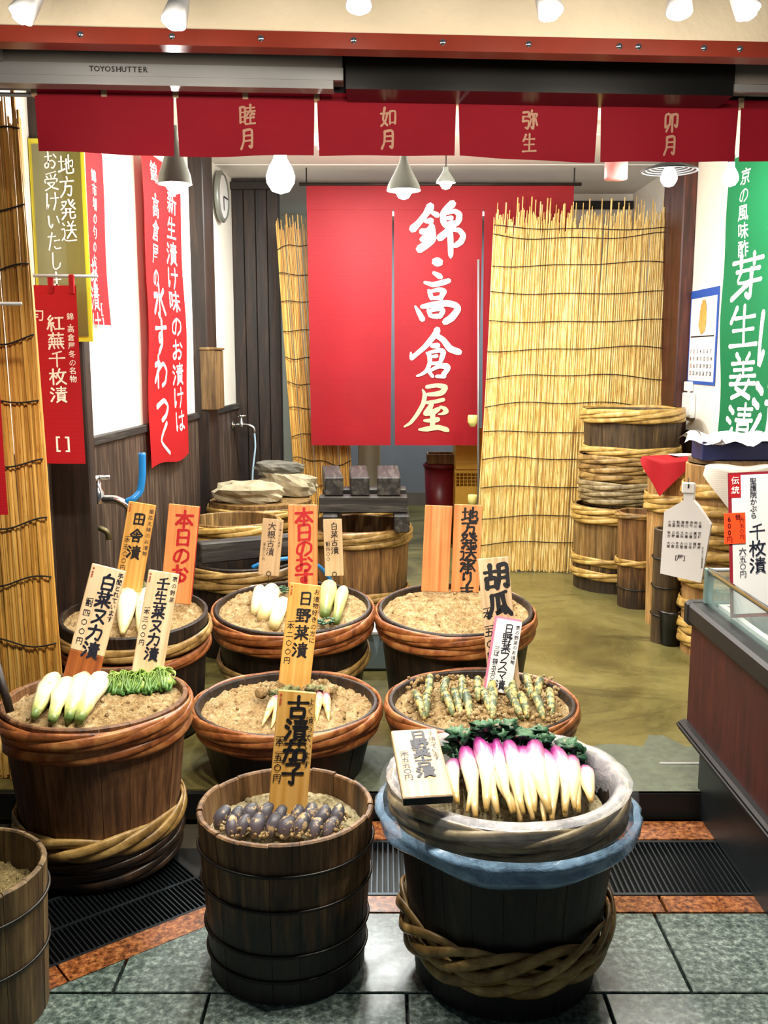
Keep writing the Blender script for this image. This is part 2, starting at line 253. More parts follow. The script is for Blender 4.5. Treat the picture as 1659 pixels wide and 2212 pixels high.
# ---------------------------------------------------------------- mesh helpers
class MB:
    def __init__(s): s.v, s.f, s.t = [], [], []
    def add(s, vs, fs, t=None):
        n = len(s.v); s.v += [tuple(x) for x in vs]; s.f += [tuple(i + n for i in f) for f in fs]; s.t += (t if t else [0.] * len(vs)); return s
    def box(s, a, b, mtx=None):
        (x0, y0, z0), (x1, y1, z1) = a, b
        v = [Vector(p) for p in ((x0, y0, z0), (x1, y0, z0), (x1, y1, z0), (x0, y1, z0), (x0, y0, z1), (x1, y0, z1), (x1, y1, z1), (x0, y1, z1))]
        if mtx: v = [mtx @ p for p in v]
        return s.add(v, [(3, 2, 1, 0), (4, 5, 6, 7), (0, 1, 5, 4), (1, 2, 6, 5), (2, 3, 7, 6), (3, 0, 4, 7)])
    def cbox(s, a, b, c=.006, mtx=None):      # chamfered along the edges of its long faces
        (x0, y0, z0), (x1, y1, z1) = a, b
        def ring(z, k): return [(x0 + k + c, y0 + k, z), (x1 - k - c, y0 + k, z), (x1 - k, y0 + k + c, z), (x1 - k, y1 - k - c, z), (x1 - k - c, y1 - k, z), (x0 + k + c, y1 - k, z), (x0 + k, y1 - k - c, z), (x0 + k, y0 + k + c, z)]
        v = [Vector(p) for p in ring(z0, c) + ring(z0 + c, 0) + ring(z1 - c, 0) + ring(z1, c)]
        if mtx: v = [mtx @ p for p in v]
        f = [tuple(range(7, -1, -1)), tuple(range(24, 32))]
        for k in range(3):
            for i in range(8): j = (i + 1) % 8; f.append((k * 8 + i, k * 8 + j, k * 8 + 8 + j, k * 8 + 8 + i))
        return s.add(v, f)
    def tube(s, pts, rad, n=8, cap=True, flat=1., up=(0, 0, 1), t=None):
        pts = [Vector(p) for p in pts]; k = len(pts); rad = rad if hasattr(rad, '__len__') else [rad] * k
        vs, ts = [], []; prev = None
        for i, p in enumerate(pts):
            d = (pts[min(i + 1, k - 1)] - pts[max(i - 1, 0)]).normalized()
            u = Vector(up) if prev is None else prev
            x = d.cross(u)
            if x.length < 1e-4: x = d.cross(Vector((1, .3, .1)))
            x.normalize(); y = x.cross(d).normalized(); prev = y
            for j in range(n):
                a = 2 * math.pi * j / n; vs.append(p + (x * math.cos(a) + y * math.sin(a) * flat) * rad[i]); ts.append(i / (k - 1) if t is None else t[i])
        fs = [(i * n + j, i * n + (j + 1) % n, (i + 1) * n + (j + 1) % n, (i + 1) * n + j) for i in range(k - 1) for j in range(n)]
        if cap: fs += [tuple(range(n - 1, -1, -1)), tuple(range((k - 1) * n, k * n))]
        return s.add(vs, fs, ts)
    def lathe(s, prof, n=32, mtx=None, close=False, t=None):
        vs, ts = [], []
        for i, (r, z) in enumerate(prof):
            for j in range(n): a = 2 * math.pi * j / n; vs.append(Vector((r * math.cos(a), r * math.sin(a), z))); ts.append(i / (len(prof) - 1))
        if mtx: vs = [mtx @ p for p in vs]
        fs = [(i * n + j, i * n + (j + 1) % n, (i + 1) * n + (j + 1) % n, (i + 1) * n + j) for i in range(len(prof) - 1) for j in range(n)]
        if prof[0][0] > 1e-5 and close: fs.append(tuple(range(n - 1, -1, -1)))
        if prof[-1][0] > 1e-5 and close: k = (len(prof) - 1) * n; fs.append(tuple(range(k, k + n)))
        return s.add(vs, fs, ts)
    def grid(s, fn, nu, nv, t=None):
        vs = [fn(i / nu, j / nv) for j in range(nv + 1) for i in range(nu + 1)]
        fs = [(j * (nu + 1) + i, j * (nu + 1) + i + 1, (j + 1) * (nu + 1) + i + 1, (j + 1) * (nu + 1) + i) for j in range(nv) for i in range(nu)]
        return s.add(vs, fs, [j / nv for j in range(nv + 1) for i in range(nu + 1)])
    def blob(s, c, r, seed=0, amp=.25, nu=12, nv=8, freq=2.):
        c = Vector(c); r = Vector(r) if hasattr(r, '__len__') else Vector((r, r, r)); vs = []
        for j in range(nv + 1):
            th = math.pi * j / nv
            for i in range(nu):
                a = 2 * math.pi * i / nu; d = Vector((math.sin(th) * math.cos(a), math.sin(th) * math.sin(a), math.cos(th)))
                k = 1 + amp * noise.noise(d * freq + Vector((seed * 3.7, seed * 1.3, seed)))
                vs.append(c + Vector((d.x * r.x, d.y * r.y, d.z * r.z)) * k)
        fs = [(j * nu + i, (j + 1) * nu + i, (j + 1) * nu + (i + 1) % nu, j * nu + (i + 1) % nu) for j in range(nv) for i in range(nu)]
        return s.add(vs, fs, [j / nv for j in range(nv + 1) for i in range(nu)])
    def mesh(s, name, smooth=False):
        m = bpy.data.meshes.new(name); m.from_pydata(s.v, [], s.f); m.update()
        if any(s.t): at_ = m.attributes.new('t', 'FLOAT', 'POINT'); at_.data.foreach_set('value', s.t)
        if smooth: m.polygons.foreach_set('use_smooth', [True] * len(m.polygons))
        return m
def ob(name, mb, mat, parent=None, smooth=False, loc=None, rot=None, kind=None):
    me = mb.mesh(name, smooth) if isinstance(mb, MB) else mb
    if not me.materials: me.materials.append(M[mat] if isinstance(mat, str) else mat)
    o = bpy.data.objects.new(name, me); COL.objects.link(o)
    if parent: o.parent = parent
    if loc is not None: o.location = loc
    if rot is not None: o.rotation_euler = rot
    if kind: o['kind'] = kind
    return o
def tag(o, label, cat, group=None, kind=None):
    o['label'] = label; o['category'] = cat
    if group: o['group'] = group
    if kind: o['kind'] = kind
    return o
def thing(name, label, cat, loc=(0, 0, 0), rot=(0, 0, 0), group=None):
    o = bpy.data.objects.new(name, None); COL.objects.link(o); o.location = loc; o.rotation_euler = rot; o.empty_display_size = .05
    return tag(o, label, cat, group)
def struct(name, mb, mat, parent=None, smooth=False):
    o = ob(name, mb, mat, parent, smooth)
    if not parent: o['kind'] = 'structure'
    return o
# ---------------------------------------------------------------- lettering
BR = {}
for ln in '''日=25 12 25 90;25 14 78 14 78 90;25 50 76 50;25 86 76 86
野=8 12 8 50;8 12 48 12 48 50;8 31 48 31;8 50 48 50;28 12 28 85;8 67 48 67;4 88 52 84;58 12 90 12 72 30;62 28 76 38;56 45 96 45 86 58;76 45 76 90 66 84
菜=8 18 92 18;32 6 32 28;68 6 68 28;80 30 22 38;26 42 34 52;48 40 54 50;76 38 66 52;8 62 92 62;50 50 50 96;46 64 10 90;54 64 92 90
漬=12 14 24 24;6 38 18 46;8 90 26 60;40 16 92 16;66 6 66 40;44 28 88 28;36 40 96 40;46 48 46 82;46 48 84 48 84 82;46 60 84 60;46 71 84 71;46 82 84 82;56 84 40 96;74 84 92 96
古=8 32 92 32;50 6 50 58;24 58 24 94;24 58 76 58 76 94;24 90 76 90
茄=8 18 92 18;32 6 32 28;68 6 68 28;8 48 48 48 44 90 34 84;28 34 8 94;58 46 58 90;58 46 92 46 92 90;58 86 92 86
子=22 12 78 12 52 38;52 38 54 92 38 84;8 50 92 48
本=8 30 92 30;50 6 50 94;48 32 10 76;52 32 92 76;32 70 68 70
の=52 22 36 80 14 70 22 36 56 18 86 36 84 68 56 88
お=14 30 60 28;36 8 36 78 16 84 14 66 60 50 82 66 70 86 56 86;74 22 90 38
す=8 26 92 26;58 6 58 56 40 62 38 46 58 44 60 70 38 94
田=18 16 18 88;18 16 82 16 82 88;18 50 82 50;50 16 50 86;18 84 82 84
舎=50 6 8 46;50 6 92 46;30 40 70 40;50 30 50 66;14 56 86 56;30 66 30 94;30 66 70 66 70 94;30 90 70 90
白=50 4 34 22;22 24 22 92;22 24 80 24 80 92;22 56 78 56;22 88 78 88
壬=76 8 24 20;8 44 92 44;50 16 50 86;18 86 82 86
生=28 8 12 38;24 30 82 30;18 56 80 56;50 6 50 88;8 88 92 88
ヌ=20 20 80 20 50 68 14 92;34 46 82 88
カ=10 32 84 32 76 88 58 82;46 8 40 54 10 92
フ=14 18 86 18 66 62 26 94
ス=18 18 78 18 52 60 10 92;52 56 90 90
マ=10 20 90 20 52 66;36 50 64 84
胡=6 32 50 32;28 8 28 56;12 56 12 90;12 56 46 56 46 88;12 86 46 86;62 12 60 62 50 94;62 12 92 12 92 90 80 84;62 36 90 36;62 58 90 58
瓜=82 8 24 18;26 18 24 60 8 94;48 20 48 78 38 82 62 74;64 62 74 84;66 16 74 60 96 92
地=6 34 40 34;22 12 22 74;4 80 42 70;46 48 92 32 90 62 80 58;68 8 68 70;54 26 54 82 60 90 94 88 96 72
方=50 4 54 16;8 24 92 24;44 26 36 66 10 94;38 48 78 48 72 90 54 84
発=12 16 42 14 28 36 6 50;16 28 26 36;56 6 66 28 96 50;84 10 72 22;94 24 80 34;32 48 70 48;14 64 90 64;38 48 36 72 12 94;64 48 64 84 70 92 94 90 94 78
送=12 10 22 20;6 38 22 38 22 70 4 88;16 80 34 92 96 92;46 6 54 18;80 4 68 18;40 24 92 24;34 44 96 44;66 24 64 52 38 80;66 46 94 78
承=28 10 72 10 52 24;52 24 52 92 40 84;36 38 66 38;34 52 68 52;30 66 72 66;10 32 34 32 8 78;88 24 66 42;66 36 94 78
り=30 14 26 54 34 46;68 10 70 54 46 94
ま=14 24 86 24;18 44 82 44;50 6 52 78 34 92 18 80 34 68 60 74 86 90
千=76 8 26 20;6 46 94 46;50 18 50 96
枚=4 30 44 30;24 6 24 96;24 34 4 66;28 40 42 56;62 6 46 44;54 26 96 26;84 28 72 66 42 94;52 42 70 74 96 94
紅=24 6 8 26 26 34;36 20 10 52 40 48;26 50 26 94;12 62 4 82;36 60 42 74;50 20 94 20;72 20 72 84;46 84 98 84
蕪=8 14 92 14;34 4 34 22;66 4 66 22;24 24 10 42;14 34 90 34;6 54 94 54;26 34 26 70;42 34 42 70;58 34 58 70;76 34 76 70;10 70 90 70;14 80 8 94;36 80 40 92;58 80 64 92;80 78 92 94
水=50 6 50 92 38 84;8 34 38 34 8 80;86 20 60 40;56 36 94 86
月=28 10 26 60 10 94;28 10 76 10 76 90 62 84;28 34 74 34;28 58 74 58
睦=8 14 8 84;8 14 36 14 36 84;8 36 36 36;8 58 36 58;8 80 36 80;46 18 94 18;70 4 70 32;42 34 98 34;62 36 46 54;78 36 80 48 94 48;48 64 92 64;70 52 70 92;40 92 98 92
如=28 6 18 62 44 92;44 32 32 72 6 94;4 34 52 34;60 26 60 86;60 26 92 26 92 86;60 80 92 80
弥=8 14 42 14 42 34;8 34 42 34;8 34 6 56;6 56 42 56 38 92 24 86;62 6 48 40;54 24 94 24 88 38;72 26 72 92 62 86;58 48 48 80;84 48 96 78
卯=34 10 14 18 14 74;14 74 44 60;46 14 40 60 20 94;58 16 90 16 88 74 76 66;58 16 58 96
芽=8 16 92 16;32 4 32 26;68 4 68 26;20 36 84 36;34 36 26 60 90 60;62 36 62 92 50 86;58 62 10 92
姜=30 4 38 16;70 4 60 16;14 22 86 22;20 36 80 36;8 50 92 50;50 22 50 50;40 50 26 74 76 96;70 60 54 82 14 96;8 66 92 66
し=34 8 34 76 50 92 76 80 84 62
は=16 12 12 88 22 70;40 32 94 32;70 10 72 78 54 92 42 78 58 68 94 88
受=82 6 16 16;18 26 28 38;46 22 52 34;82 20 70 36;10 58 10 42 90 42 84 56;24 60 74 60 48 80 8 96;30 64 54 82 94 94
け=16 12 12 88 24 68;40 36 94 36;72 10 74 56 58 94
い=18 24 22 66 34 82 44 66;76 28 90 60
た=8 26 60 26;36 8 12 92;52 48 86 46;50 78 60 88 92 86
円=16 16 16 94;16 16 84 16 84 92 70 88;16 52 84 52;50 16 50 52
一=8 52 92 46
二=20 26 80 26;6 80 94 78
三=16 16 84 16;22 48 78 48;6 84 94 84
五=14 14 86 14;48 14 36 86;18 46 74 46 70 86;6 86 94 86
四=12 20 12 88;12 20 88 20 88 88;40 22 34 60;62 22 62 56 82 58;12 84 88 84
〇=50 14 20 34 20 66 50 86 80 66 80 34 50 14
わ=30 6 30 94;8 30 42 26 8 76;22 52 64 30 88 52 78 84 58 92
っ=16 50 64 38 86 58 70 82 44 92
く=70 6 26 50 74 94
よ=54 28 84 28;52 6 52 78 34 92 18 80 36 68 60 76 84 90'''.split('\n'):
    k, s_ = ln.split('=', 1)
    BR[k] = [[float(x) for x in q.split()] for q in s_.split(';')]
_gl = {}
def glyph(ch, bold=.012):
    if (ch, bold) in _gl: return _gl[ch, bold]
    c = bpy.data.curves.new('g', 'FONT'); c.body = ch; c.resolution_u = 2; c.offset = bold
    o = bpy.data.objects.new('g', c); COL.objects.link(o)
    dg = bpy.context.evaluated_depsgraph_get(); m = bpy.data.meshes.new_from_object(o.evaluated_get(dg))
    v = [(p.co.x, .84 - p.co.y) for p in m.vertices]; f = [tuple(p.vertices) for p in m.polygons]
    bpy.data.objects.remove(o); bpy.data.curves.remove(c); bpy.data.meshes.remove(m)
    if ch.isascii() and v:
        w_ = max(x for x, y in v) + min(x for x, y in v); v = [(x + .5 - w_ / 2, y) for x, y in v]
    _gl[ch, bold] = (v, f); return _gl[ch, bold]
_g0 = '錦・高倉屋冬の名物旬割手間とれていますよく漬っ物好方に京野菜歯応え味大根新茶布伝統聖護院かぶら替令円六五〇三ば袋きじ0123456789[]+せね市場八百なっにどうぞ立春雨水啓蟄分清明穀夏小満芒種至暑秋処露寒降霜雪冬TOYSHUER舎売約ごろ'
for ch in set(_g0): glyph(ch)
def catmull(p, n=4):
    if len(p) < 3: return [p[0].lerp(p[1], i / n) for i in range(n + 1)]
    o = []
    for i in range(len(p) - 1):
        a, b, c, d = p[max(i - 1, 0)], p[i], p[i + 1], p[min(i + 2, len(p) - 1)]
        for k in range(n):
            t = k / n; o.append(b + (c - a) * (.32 * t * (1 - t) ** 2) * 1.0 + (c - b) * (3 * t * t - 2 * t ** 3) - (d - b) * (.32 * t * t * (1 - t)))
    return o + [p[-1]]
def ribbon(mb, pts, wid, fn, z=0):
    """variable width brush stroke through 2-D points, with round ends; fn maps (u,v,offset) to 3-D"""
    n = len(pts); L, Rr = [], []
    for i in range(n):
        d = pts[min(i + 1, n - 1)] - pts[max(i - 1, 0)]
        if d.length < 1e-9: d = Vector((1, 0))
        d.normalize(); nn = Vector((-d.y, d.x)) * wid[i] / 2; L.append(pts[i] + nn); Rr.append(pts[i] - nn)
    d0 = (pts[0] - pts[1]).normalized() * wid[0] * .42; d1 = (pts[-1] - pts[-2]).normalized() * wid[-1] * .42
    P = [L[0] * .75 + Rr[0] * .25 + d0, L[0] * .25 + Rr[0] * .75 + d0] + L + Rr + [L[-1] * .75 + Rr[-1] * .25 + d1, L[-1] * .25 + Rr[-1] * .75 + d1]
    f = [(0, 2, 2 + n, 1)] + [(2 + i, 3 + i, 3 + n + i, 2 + n + i) for i in range(n - 1)] + [(1 + n, 2 + 2 * n, 3 + 2 * n, 1 + 2 * n)]
    mb.add([fn(p.x, p.y, z) for p in P], f)
def put(mb, fn, ch, u, v, s, sx=1., wt=.09, slant=0., z0=.0012):
    """one character, top-left of its cell at (u,v), size s"""
    if ch in BR:
        rg = random.Random(ord(ch))
        for k, q in enumerate(BR[ch]):
            p = [Vector((q[i] / 100, q[i + 1] / 100)) for i in range(0, len(q), 2)]
            p = [Vector((u + (a.x - slant * (a.y - .5)) * s * sx, v + (a.y - .06 * (a.x - .5)) * s)) for a in p]
            c = catmull(p); m = len(c); w0 = wt * s * rg.uniform(.85, 1.2); hz = abs(p[-1].y - p[0].y) < abs(p[-1].x - p[0].x) * .4
            wd = [w0 * ((.8 if hz else 1.05) - .45 * math.sin(math.pi * min(1, i / (m - 1) * 1.05)) * .5 - (.45 * max(0, i / (m - 1) - .7) if not hz else 0)) for i in range(m)]
            ribbon(mb, c, wd, fn, z0 + k * .00012)
    else:
        gv, gf = glyph(ch); mb.add([fn(u + (x - slant * (y - .5)) * s * sx, v + y * s, z0) for x, y in gv], gf)
def column(mb, fn, text, uc, v, s, gap=1.05, sx=1., wt=.09, slant=0.):
    for ch in text:
        if ch != ' ': put(mb, fn, ch, uc - s * sx / 2, v, s, sx, wt, slant)
        v += s * gap * (.5 if ch in ' ・一' else 1)
    return v
def row(mb, fn, text, u, v, s, gap=.62, wt=.09):
    for ch in text:
        if ch != ' ': put(mb, fn, ch, u, v, s, wt=wt)
        u += s * gap
def flat(o, ux, vx):
    o, ux, vx = Vector(o), Vector(ux).normalized(), Vector(vx).normalized(); n = vx.cross(ux).normalized()
    # u to the right, v downwards: the normal faces the reader
    return lambda u, v, z=0: o + ux * u + vx * v + n * (z)
# ================================================================ SETTING
FZ = .09                                   # raised shop floor
HK = .068                                  # the shop front runs slightly askew
CEIL = 2.82
hd = Vector((1, HK, 0)).normalized()
def fr(X, dY=0., z=0.): return Vector((X, 2.565 + HK * X + dY, z))    # a point on the front line
def fbox(mb, x0, x1, d0, d1, z0, z1):      # box aligned with the shop front
    v = [fr(x, d, z) for z in (z0, z1) for (x, d) in ((x0, d0), (x1, d0), (x1, d1), (x0, d1))]
    return mb.add(v, [(3, 2, 1, 0), (4, 5, 6, 7), (0, 1, 5, 4), (1, 2, 6, 5), (2, 3, 7, 6), (3, 0, 4, 7)])
# street: grout bed, granite tiles, orange border stones, drain
street = struct('floor', MB().box((-3.2, .4, -.12), (3.2, 3.16, -.032)), 'grout')
street['label'] = 'street floor bed under granite tiles'
JA = [-.67 + .477 * k for k in range(-5, 7)]; JB = [.056 + .486 * k for k in range(-6, 6)]
def slab(x0, x1, y0, y1, mat, name, clip=None, g=.004):
    poly = [(x0 + g, y0 + g), (x1 - g, y0 + g), (x1 - g, y1 - g), (x0 + g, y1 - g)]
    if clip:                                # keep the side where clip(p) >= 0
        o = []
        for i in range(len(poly)):
            a, b = poly[i], poly[(i + 1) % len(poly)]; fa, fb = clip(a), clip(b)
            if fa >= 0: o.append(a)
            if (fa >= 0) != (fb >= 0): t = fa / (fa - fb); o.append((a[0] + (b[0] - a[0]) * t, a[1] + (b[1] - a[1]) * t))
        poly = o
        if len(poly) < 3: return
    n = len(poly); v = [(x, y, -.03) for x, y in poly] + [(x, y, -.002) for x, y in poly]
    cx_, cy_ = sum(p[0] for p in poly) / n, sum(p[1] for p in poly) / n
    v += [(cx_ + (x - cx_) * .992, cy_ + (y - cy_) * .992, 0) for x, y in poly]
    f = [tuple(range(2 * n, 3 * n))] + [(k * n + i, k * n + (i + 1) % n, k * n + n + (i + 1) % n, k * n + n + i) for k in (0, 1) for i in range(n)]
    ob(name, MB().add(v, f), mat, street)
dl = lambda p: (2.466 + .806 * (p[0] + .49)) - p[1]              # below the diagonal border line
for a, b in zip(JA, JA[1:]): slab(a, b, 2.18, 2.53, 'tile', 'granite_tile', dl)
for a, b in zip(JB, JB[1:]): slab(a, b, 1.83, 2.18, 'tile', 'granite_tile', dl)
for a, b in zip(JA, JA[1:]): slab(a, b, 1.48, 1.83, 'tile', 'granite_tile', dl)
for a, b in zip(JB, JB[1:]): slab(a, b, 1.13, 1.48, 'tile', 'granite_tile')
for k in range(5): slab(-.40 + k * .60, -.40 + (k + 1) * .60, 2.53, 2.62, 'orange', 'border_stone')
for k in range(5): slab(-.40 + k * .60, -.40 + (k + 1) * .60, 2.95, 3.08, 'orange', 'border_stone')
du, dn = Vector((.7786, .6275)), Vector((-.6275, .7786))
def diag(s0, s1, t0, t1, mat, name, parent, z0=-.03, z1=0.):
    o = Vector((-.40, 2.535)); q = [o + du * s + dn * t for s, t in ((s0, t0), (s1, t0), (s1, t1), (s0, t1))]
    ob(name, MB().add([(p.x, p.y, z) for z in (z0, z1) for p in q], [(4, 5, 6, 7), (0, 1, 5, 4), (1, 2, 6, 5), (2, 3, 7, 6), (3, 0, 4, 7)]), mat, parent)
for k in range(4): diag(-(k + 1) * .5 + .003, -k * .5 - .003, 0, .088, 'orange', 'border_stone', street)
# drains: grates of steel bars over black channels
pit = ob('drain_channel', MB().box((-2.2, 2.0, -.031), (1.9, 2.95, -.0305)), 'pit', street)
g1 = thing('drain_grate', 'galvanised drain grate of straight bars beside the showcase kick plate', 'grate', (0, 0, 0))
barm = None
for k in range(94):
    x = -.40 + .0165 * k
    if x > 1.12: break
    if barm is None: barm = MB().box((-.0022, 2.626, -.022), (.0022, 2.944, -.002)).mesh('bar')
    ob('bar', barm, 'iron', g1, loc=(x, 0, 0))
for y in (2.63, 2.94): ob('frame_rail', MB().box((-.42, y - .006, -.024), (1.13, y + .006, -.001)), 'iron', g1)
g2 = thing('drain_grate', 'galvanised drain grate running askew under the white cabbage tub', 'grate', (-.40, 2.535, 0), (0, 0, math.atan2(.6275, .7786)))
barm = MB().box((-.002, .098, -.022), (.002, .40, -.002)).mesh('bar')
for k in range(84): ob('bar', barm, 'iron', g2, loc=(-.012 - .0135 * k, 0, 0))
for y in (.096, .25, .402): ob('frame_rail', MB().box((-1.2, y - .005, -.024), (0, y + .005, -.0015)), 'iron', g2)
# shop floor with black riser
struct('floor', MB().box((-2.0, 3.13, -.02), (2.6, 9.6, FZ)), 'floor')['label'] = 'wet concrete shop floor'
struct('trim_1', MB().box((-2.0, 3.105, 0), (2.6, 3.132, FZ - .006)), 'black')
mb = MB(); pts = []
for k in range(26):
    x = -.1 + 1.35 * k / 25; pts.append((x, 3.50 - .10 * noise.noise(Vector((x * 5, 1, 0))) + (.10 if 1.0 < x < 1.12 else 0)))
mb.add([(x, 3.11, FZ + .0015) for x, y in pts] + [(x, 3.11 + (y - 3.11) * 1.0, FZ + .0015) for x, y in pts], [(i, i + 1, 27 + i, 26 + i) for i in range(25)])
ob('worn_patch', mb, 'patch', bpy.data.objects['floor.001'])
tag(ob('floor_strip', MB().box((1.0, 3.33, FZ), (1.16, 3.345, FZ + .004)), 'alu'), 'thin aluminium strip lying on the worn floor edge', 'strip')
# left wall
wlA, wlB = 3.25, 7.32
mb = MB(); mb.add([(wl(wlA) - .1, wlA, 0), (wl(wlB) - .1, wlB, 0), (wl(wlB), wlB, 0), (wl(wlA), wlA, 0)] + [(wl(wlA) - .1, wlA, CEIL), (wl(wlB) - .1, wlB, CEIL), (wl(wlB), wlB, CEIL), (wl(wlA), wlA, CEIL)],
    [(0, 1, 2, 3), (4, 7, 6, 5), (0, 3, 7, 4), (1, 5, 6, 2), (2, 6, 7, 3), (0, 4, 5, 1)])
WL = struct('wall_left', mb, 'plaster')
la = -math.atan(.0578)
bw = .098
bm = MB().cbox((0, -bw / 2 + .001, FZ), (.016, bw / 2 - .001, 1.17), .003).mesh('wainscot_board')
y = wlA + .05
while y < wlB: ob('wainscot_board', bm, 'wains', WL, loc=(wl(y), y, 0), rot=(0, 0, la)); y += bw
ym = (wlA + wlB) / 2
ob('wainscot_cap', MB().cbox((0, -(wlB - wlA) / 2, 1.165), (.03, (wlB - wlA) / 2, 1.205), .004), 'dkwood_y', WL, loc=(wl(ym), ym, 0), rot=(0, 0, la))
struct('trim_2', MB().cbox((wl(6.3) - .02, 6.08, FZ), (wl(6.3) + .075, 6.42, CEIL - .02), .006), 'dkwood_z')['label'] = 'dark wooden wall post'
struct('trim_3', MB().cbox((-1.36, 3.76, FZ), (-1.145, 3.84, CEIL - .02), .006), 'dkwood_z')['label'] = 'brown wooden post behind the poster'
# back-left dark partition of wide boards, with head beam
pL, pR = wl(7.32), at(606, 700, 7.3).x
pw = struct('wall_back', MB().box((pL - .05, 7.32, FZ), (pR, 7.38, CEIL)), 'dkwood_z')
n = 4
for k in range(n):
    a = pL + (pR - pL) * k / n; b = pL + (pR - pL) * (k + 1) / n
    ob('partition_board', MB().cbox((a + .002, 7.295, FZ), (b - .002, 7.32, CEIL - .07), .003), 'dkwood_z', pw)
ob('head_beam', MB().cbox((pL, 7.26, CEIL - .085), (pR + .08, 7.33, CEIL - .03), .004), 'dkwood_x', pw)
# back room
struct('wall_rear', MB().box((-1.6, 9.55, FZ), (2.4, 9.65, CEIL)), 'grey_wall')
struct('baseboard_rear', MB().box((-1.6, 9.52, FZ), (2.4, 9.55, .22)), 'alu_dk')
struct('wall_pillar', MB().cbox((-.22, 8.2, FZ), (-.03, 8.4, CEIL), .01), 'pale_green')['label'] = 'pale round-edged pillar in the back room'
struct('wall_alcove', MB().box((-1.05, 9.2, FZ), (-.5, 9.5, CEIL)), 'pale_green')
# right back wall + right wall
bx = at(1236, 500, 8.0).x
wb = struct('wall_back_right', MB().box((bx, 8.0, FZ), (WR + .05, 8.08, CEIL)), 'plaster')
ob('head_beam', MB().cbox((bx - .1, 7.95, 2.70), (WR, 8.0, 2.76), .004), 'dkwood_x', wb)
wr = struct('wall_right', MB().box((WR, 3.3, 0), (WR + .1, 8.1, CEIL)), 'plaster')
y = 3.4
bm = MB().cbox((-.014, -bw / 2 + .001, FZ), (0, bw / 2 - .001, 1.08), .003).mesh('wainscot_board')
while y < 6.9: ob('wainscot_board', bm, 'dkwood_z', wr, loc=(WR, y, 0)); y += bw
p = struct('trim_4', MB().cbox((1.885, 6.35, FZ), (WR, 6.80, CEIL - .01), .008), 'redwood'); p['label'] = 'red brown corner pillar on the right wall'
# ceiling with boards joints and battens
ce = struct('ceiling', MB().box((-1.7, 2.98, CEIL), (2.4, 9.7, CEIL + .06)), 'ceil')
for y in (4.1, 5.0, 5.9, 6.8): ob('batten', MB().box((-1.4, y, CEIL - .006), (WR, y + .02, CEIL)), 'ceil', ce)
struct('trim_5', MB().box((wl(5) - .2, 3.05, CEIL - .05), (wl(5) + .05, 7.3, CEIL)), 'ceil')
# front header
hz0, hz1 = 2.302, 2.340
hw = struct('wall_front', fbox(MB(), -2.4, 2.4, .02, .10, hz1 - .02, 3.4), 'cream'); hw['label'] = 'cream stucco header wall over the shop front'
hb = struct('trim_6', fbox(MB(), -2.4, 2.4, 0, .06, hz0, hz1), 'steel_red'); hb['label'] = 'red brown steel beam along the header'
for px in (197, 385, 570, 765, 955, 1140, 1338, 1380, 1525, 1605):
    X = (px - CX) / F * 2.45
    ob('screw', MB().lathe([(0, .004), (.006, .003), (.008, 0)], 10, Matrix.Translation(fr(X, -.001, hz0 + .020)) @ Matrix.Rotation(R(90), 4, 'X')), 'chrome', hb, True)
struct('trim_7', fbox(MB(), -2.4, 2.4, .06, .30, 2.38, 2.42), 'black')['label'] = 'black soffit behind the header beam'
struct('trim_8', fbox(MB(), -2.4, 2.4, .41, .44, 2.30, 3.4), 'black')['label'] = 'black back board above the valance'
# roller shutter boxes
sb = thing('shutter_box', 'long grey roller shutter housing with maker lettering above the red valance', 'shutter', (0, 0, 0))
ob('housing', fbox(MB(), -1.20, -.115, .29, .40, 2.315, 2.37), 'alu_dk', sb)
ob('guide_rail', fbox(MB(), -1.22, -.112, .272, .29, 2.300, 2.332), 'alu', sb)
ob('bottom_rail', fbox(MB(), -1.20, -.14, .275, .33, 2.278, 2.300), 'alu', sb)
ob('end_bracket', fbox(MB(), -1.30, -1.02, .20, .27, 2.33, 2.37), 'alu_dk', sb)
f_ = flat(fr(-.80, .2705, 2.327), hd, (0, 0, -1)); mb = MB(); row(mb, f_, 'TOYOSHUTTER', 0, 0, .020, .72); ob('lettering', mb, 'ink', sb)
sc = thing('shutter_casing', 'black shutter casing spanning the middle of the shop front', 'casing', (0, 0, 0))
ob('casing_body', fbox(MB(), -.105, .985, .26, .40, 2.275, 2.375), 'black_gl', sc); ob('casing_lip', fbox(MB(), -.105, .985, .25, .26, 2.362, 2.37), 'alu_dk', sc)
sr = thing('shutter_box', 'short grey shutter housing at the far end of the black casing', 'shutter', (0, 0, 0))
ob('housing', fbox(MB(), .99, 2.0, .27, .40, 2.31, 2.37), 'alu_dk', sr); ob('guide_rail', fbox(MB(), .985, 2.0, .255, .27, 2.285, 2.305), 'alu', sr)
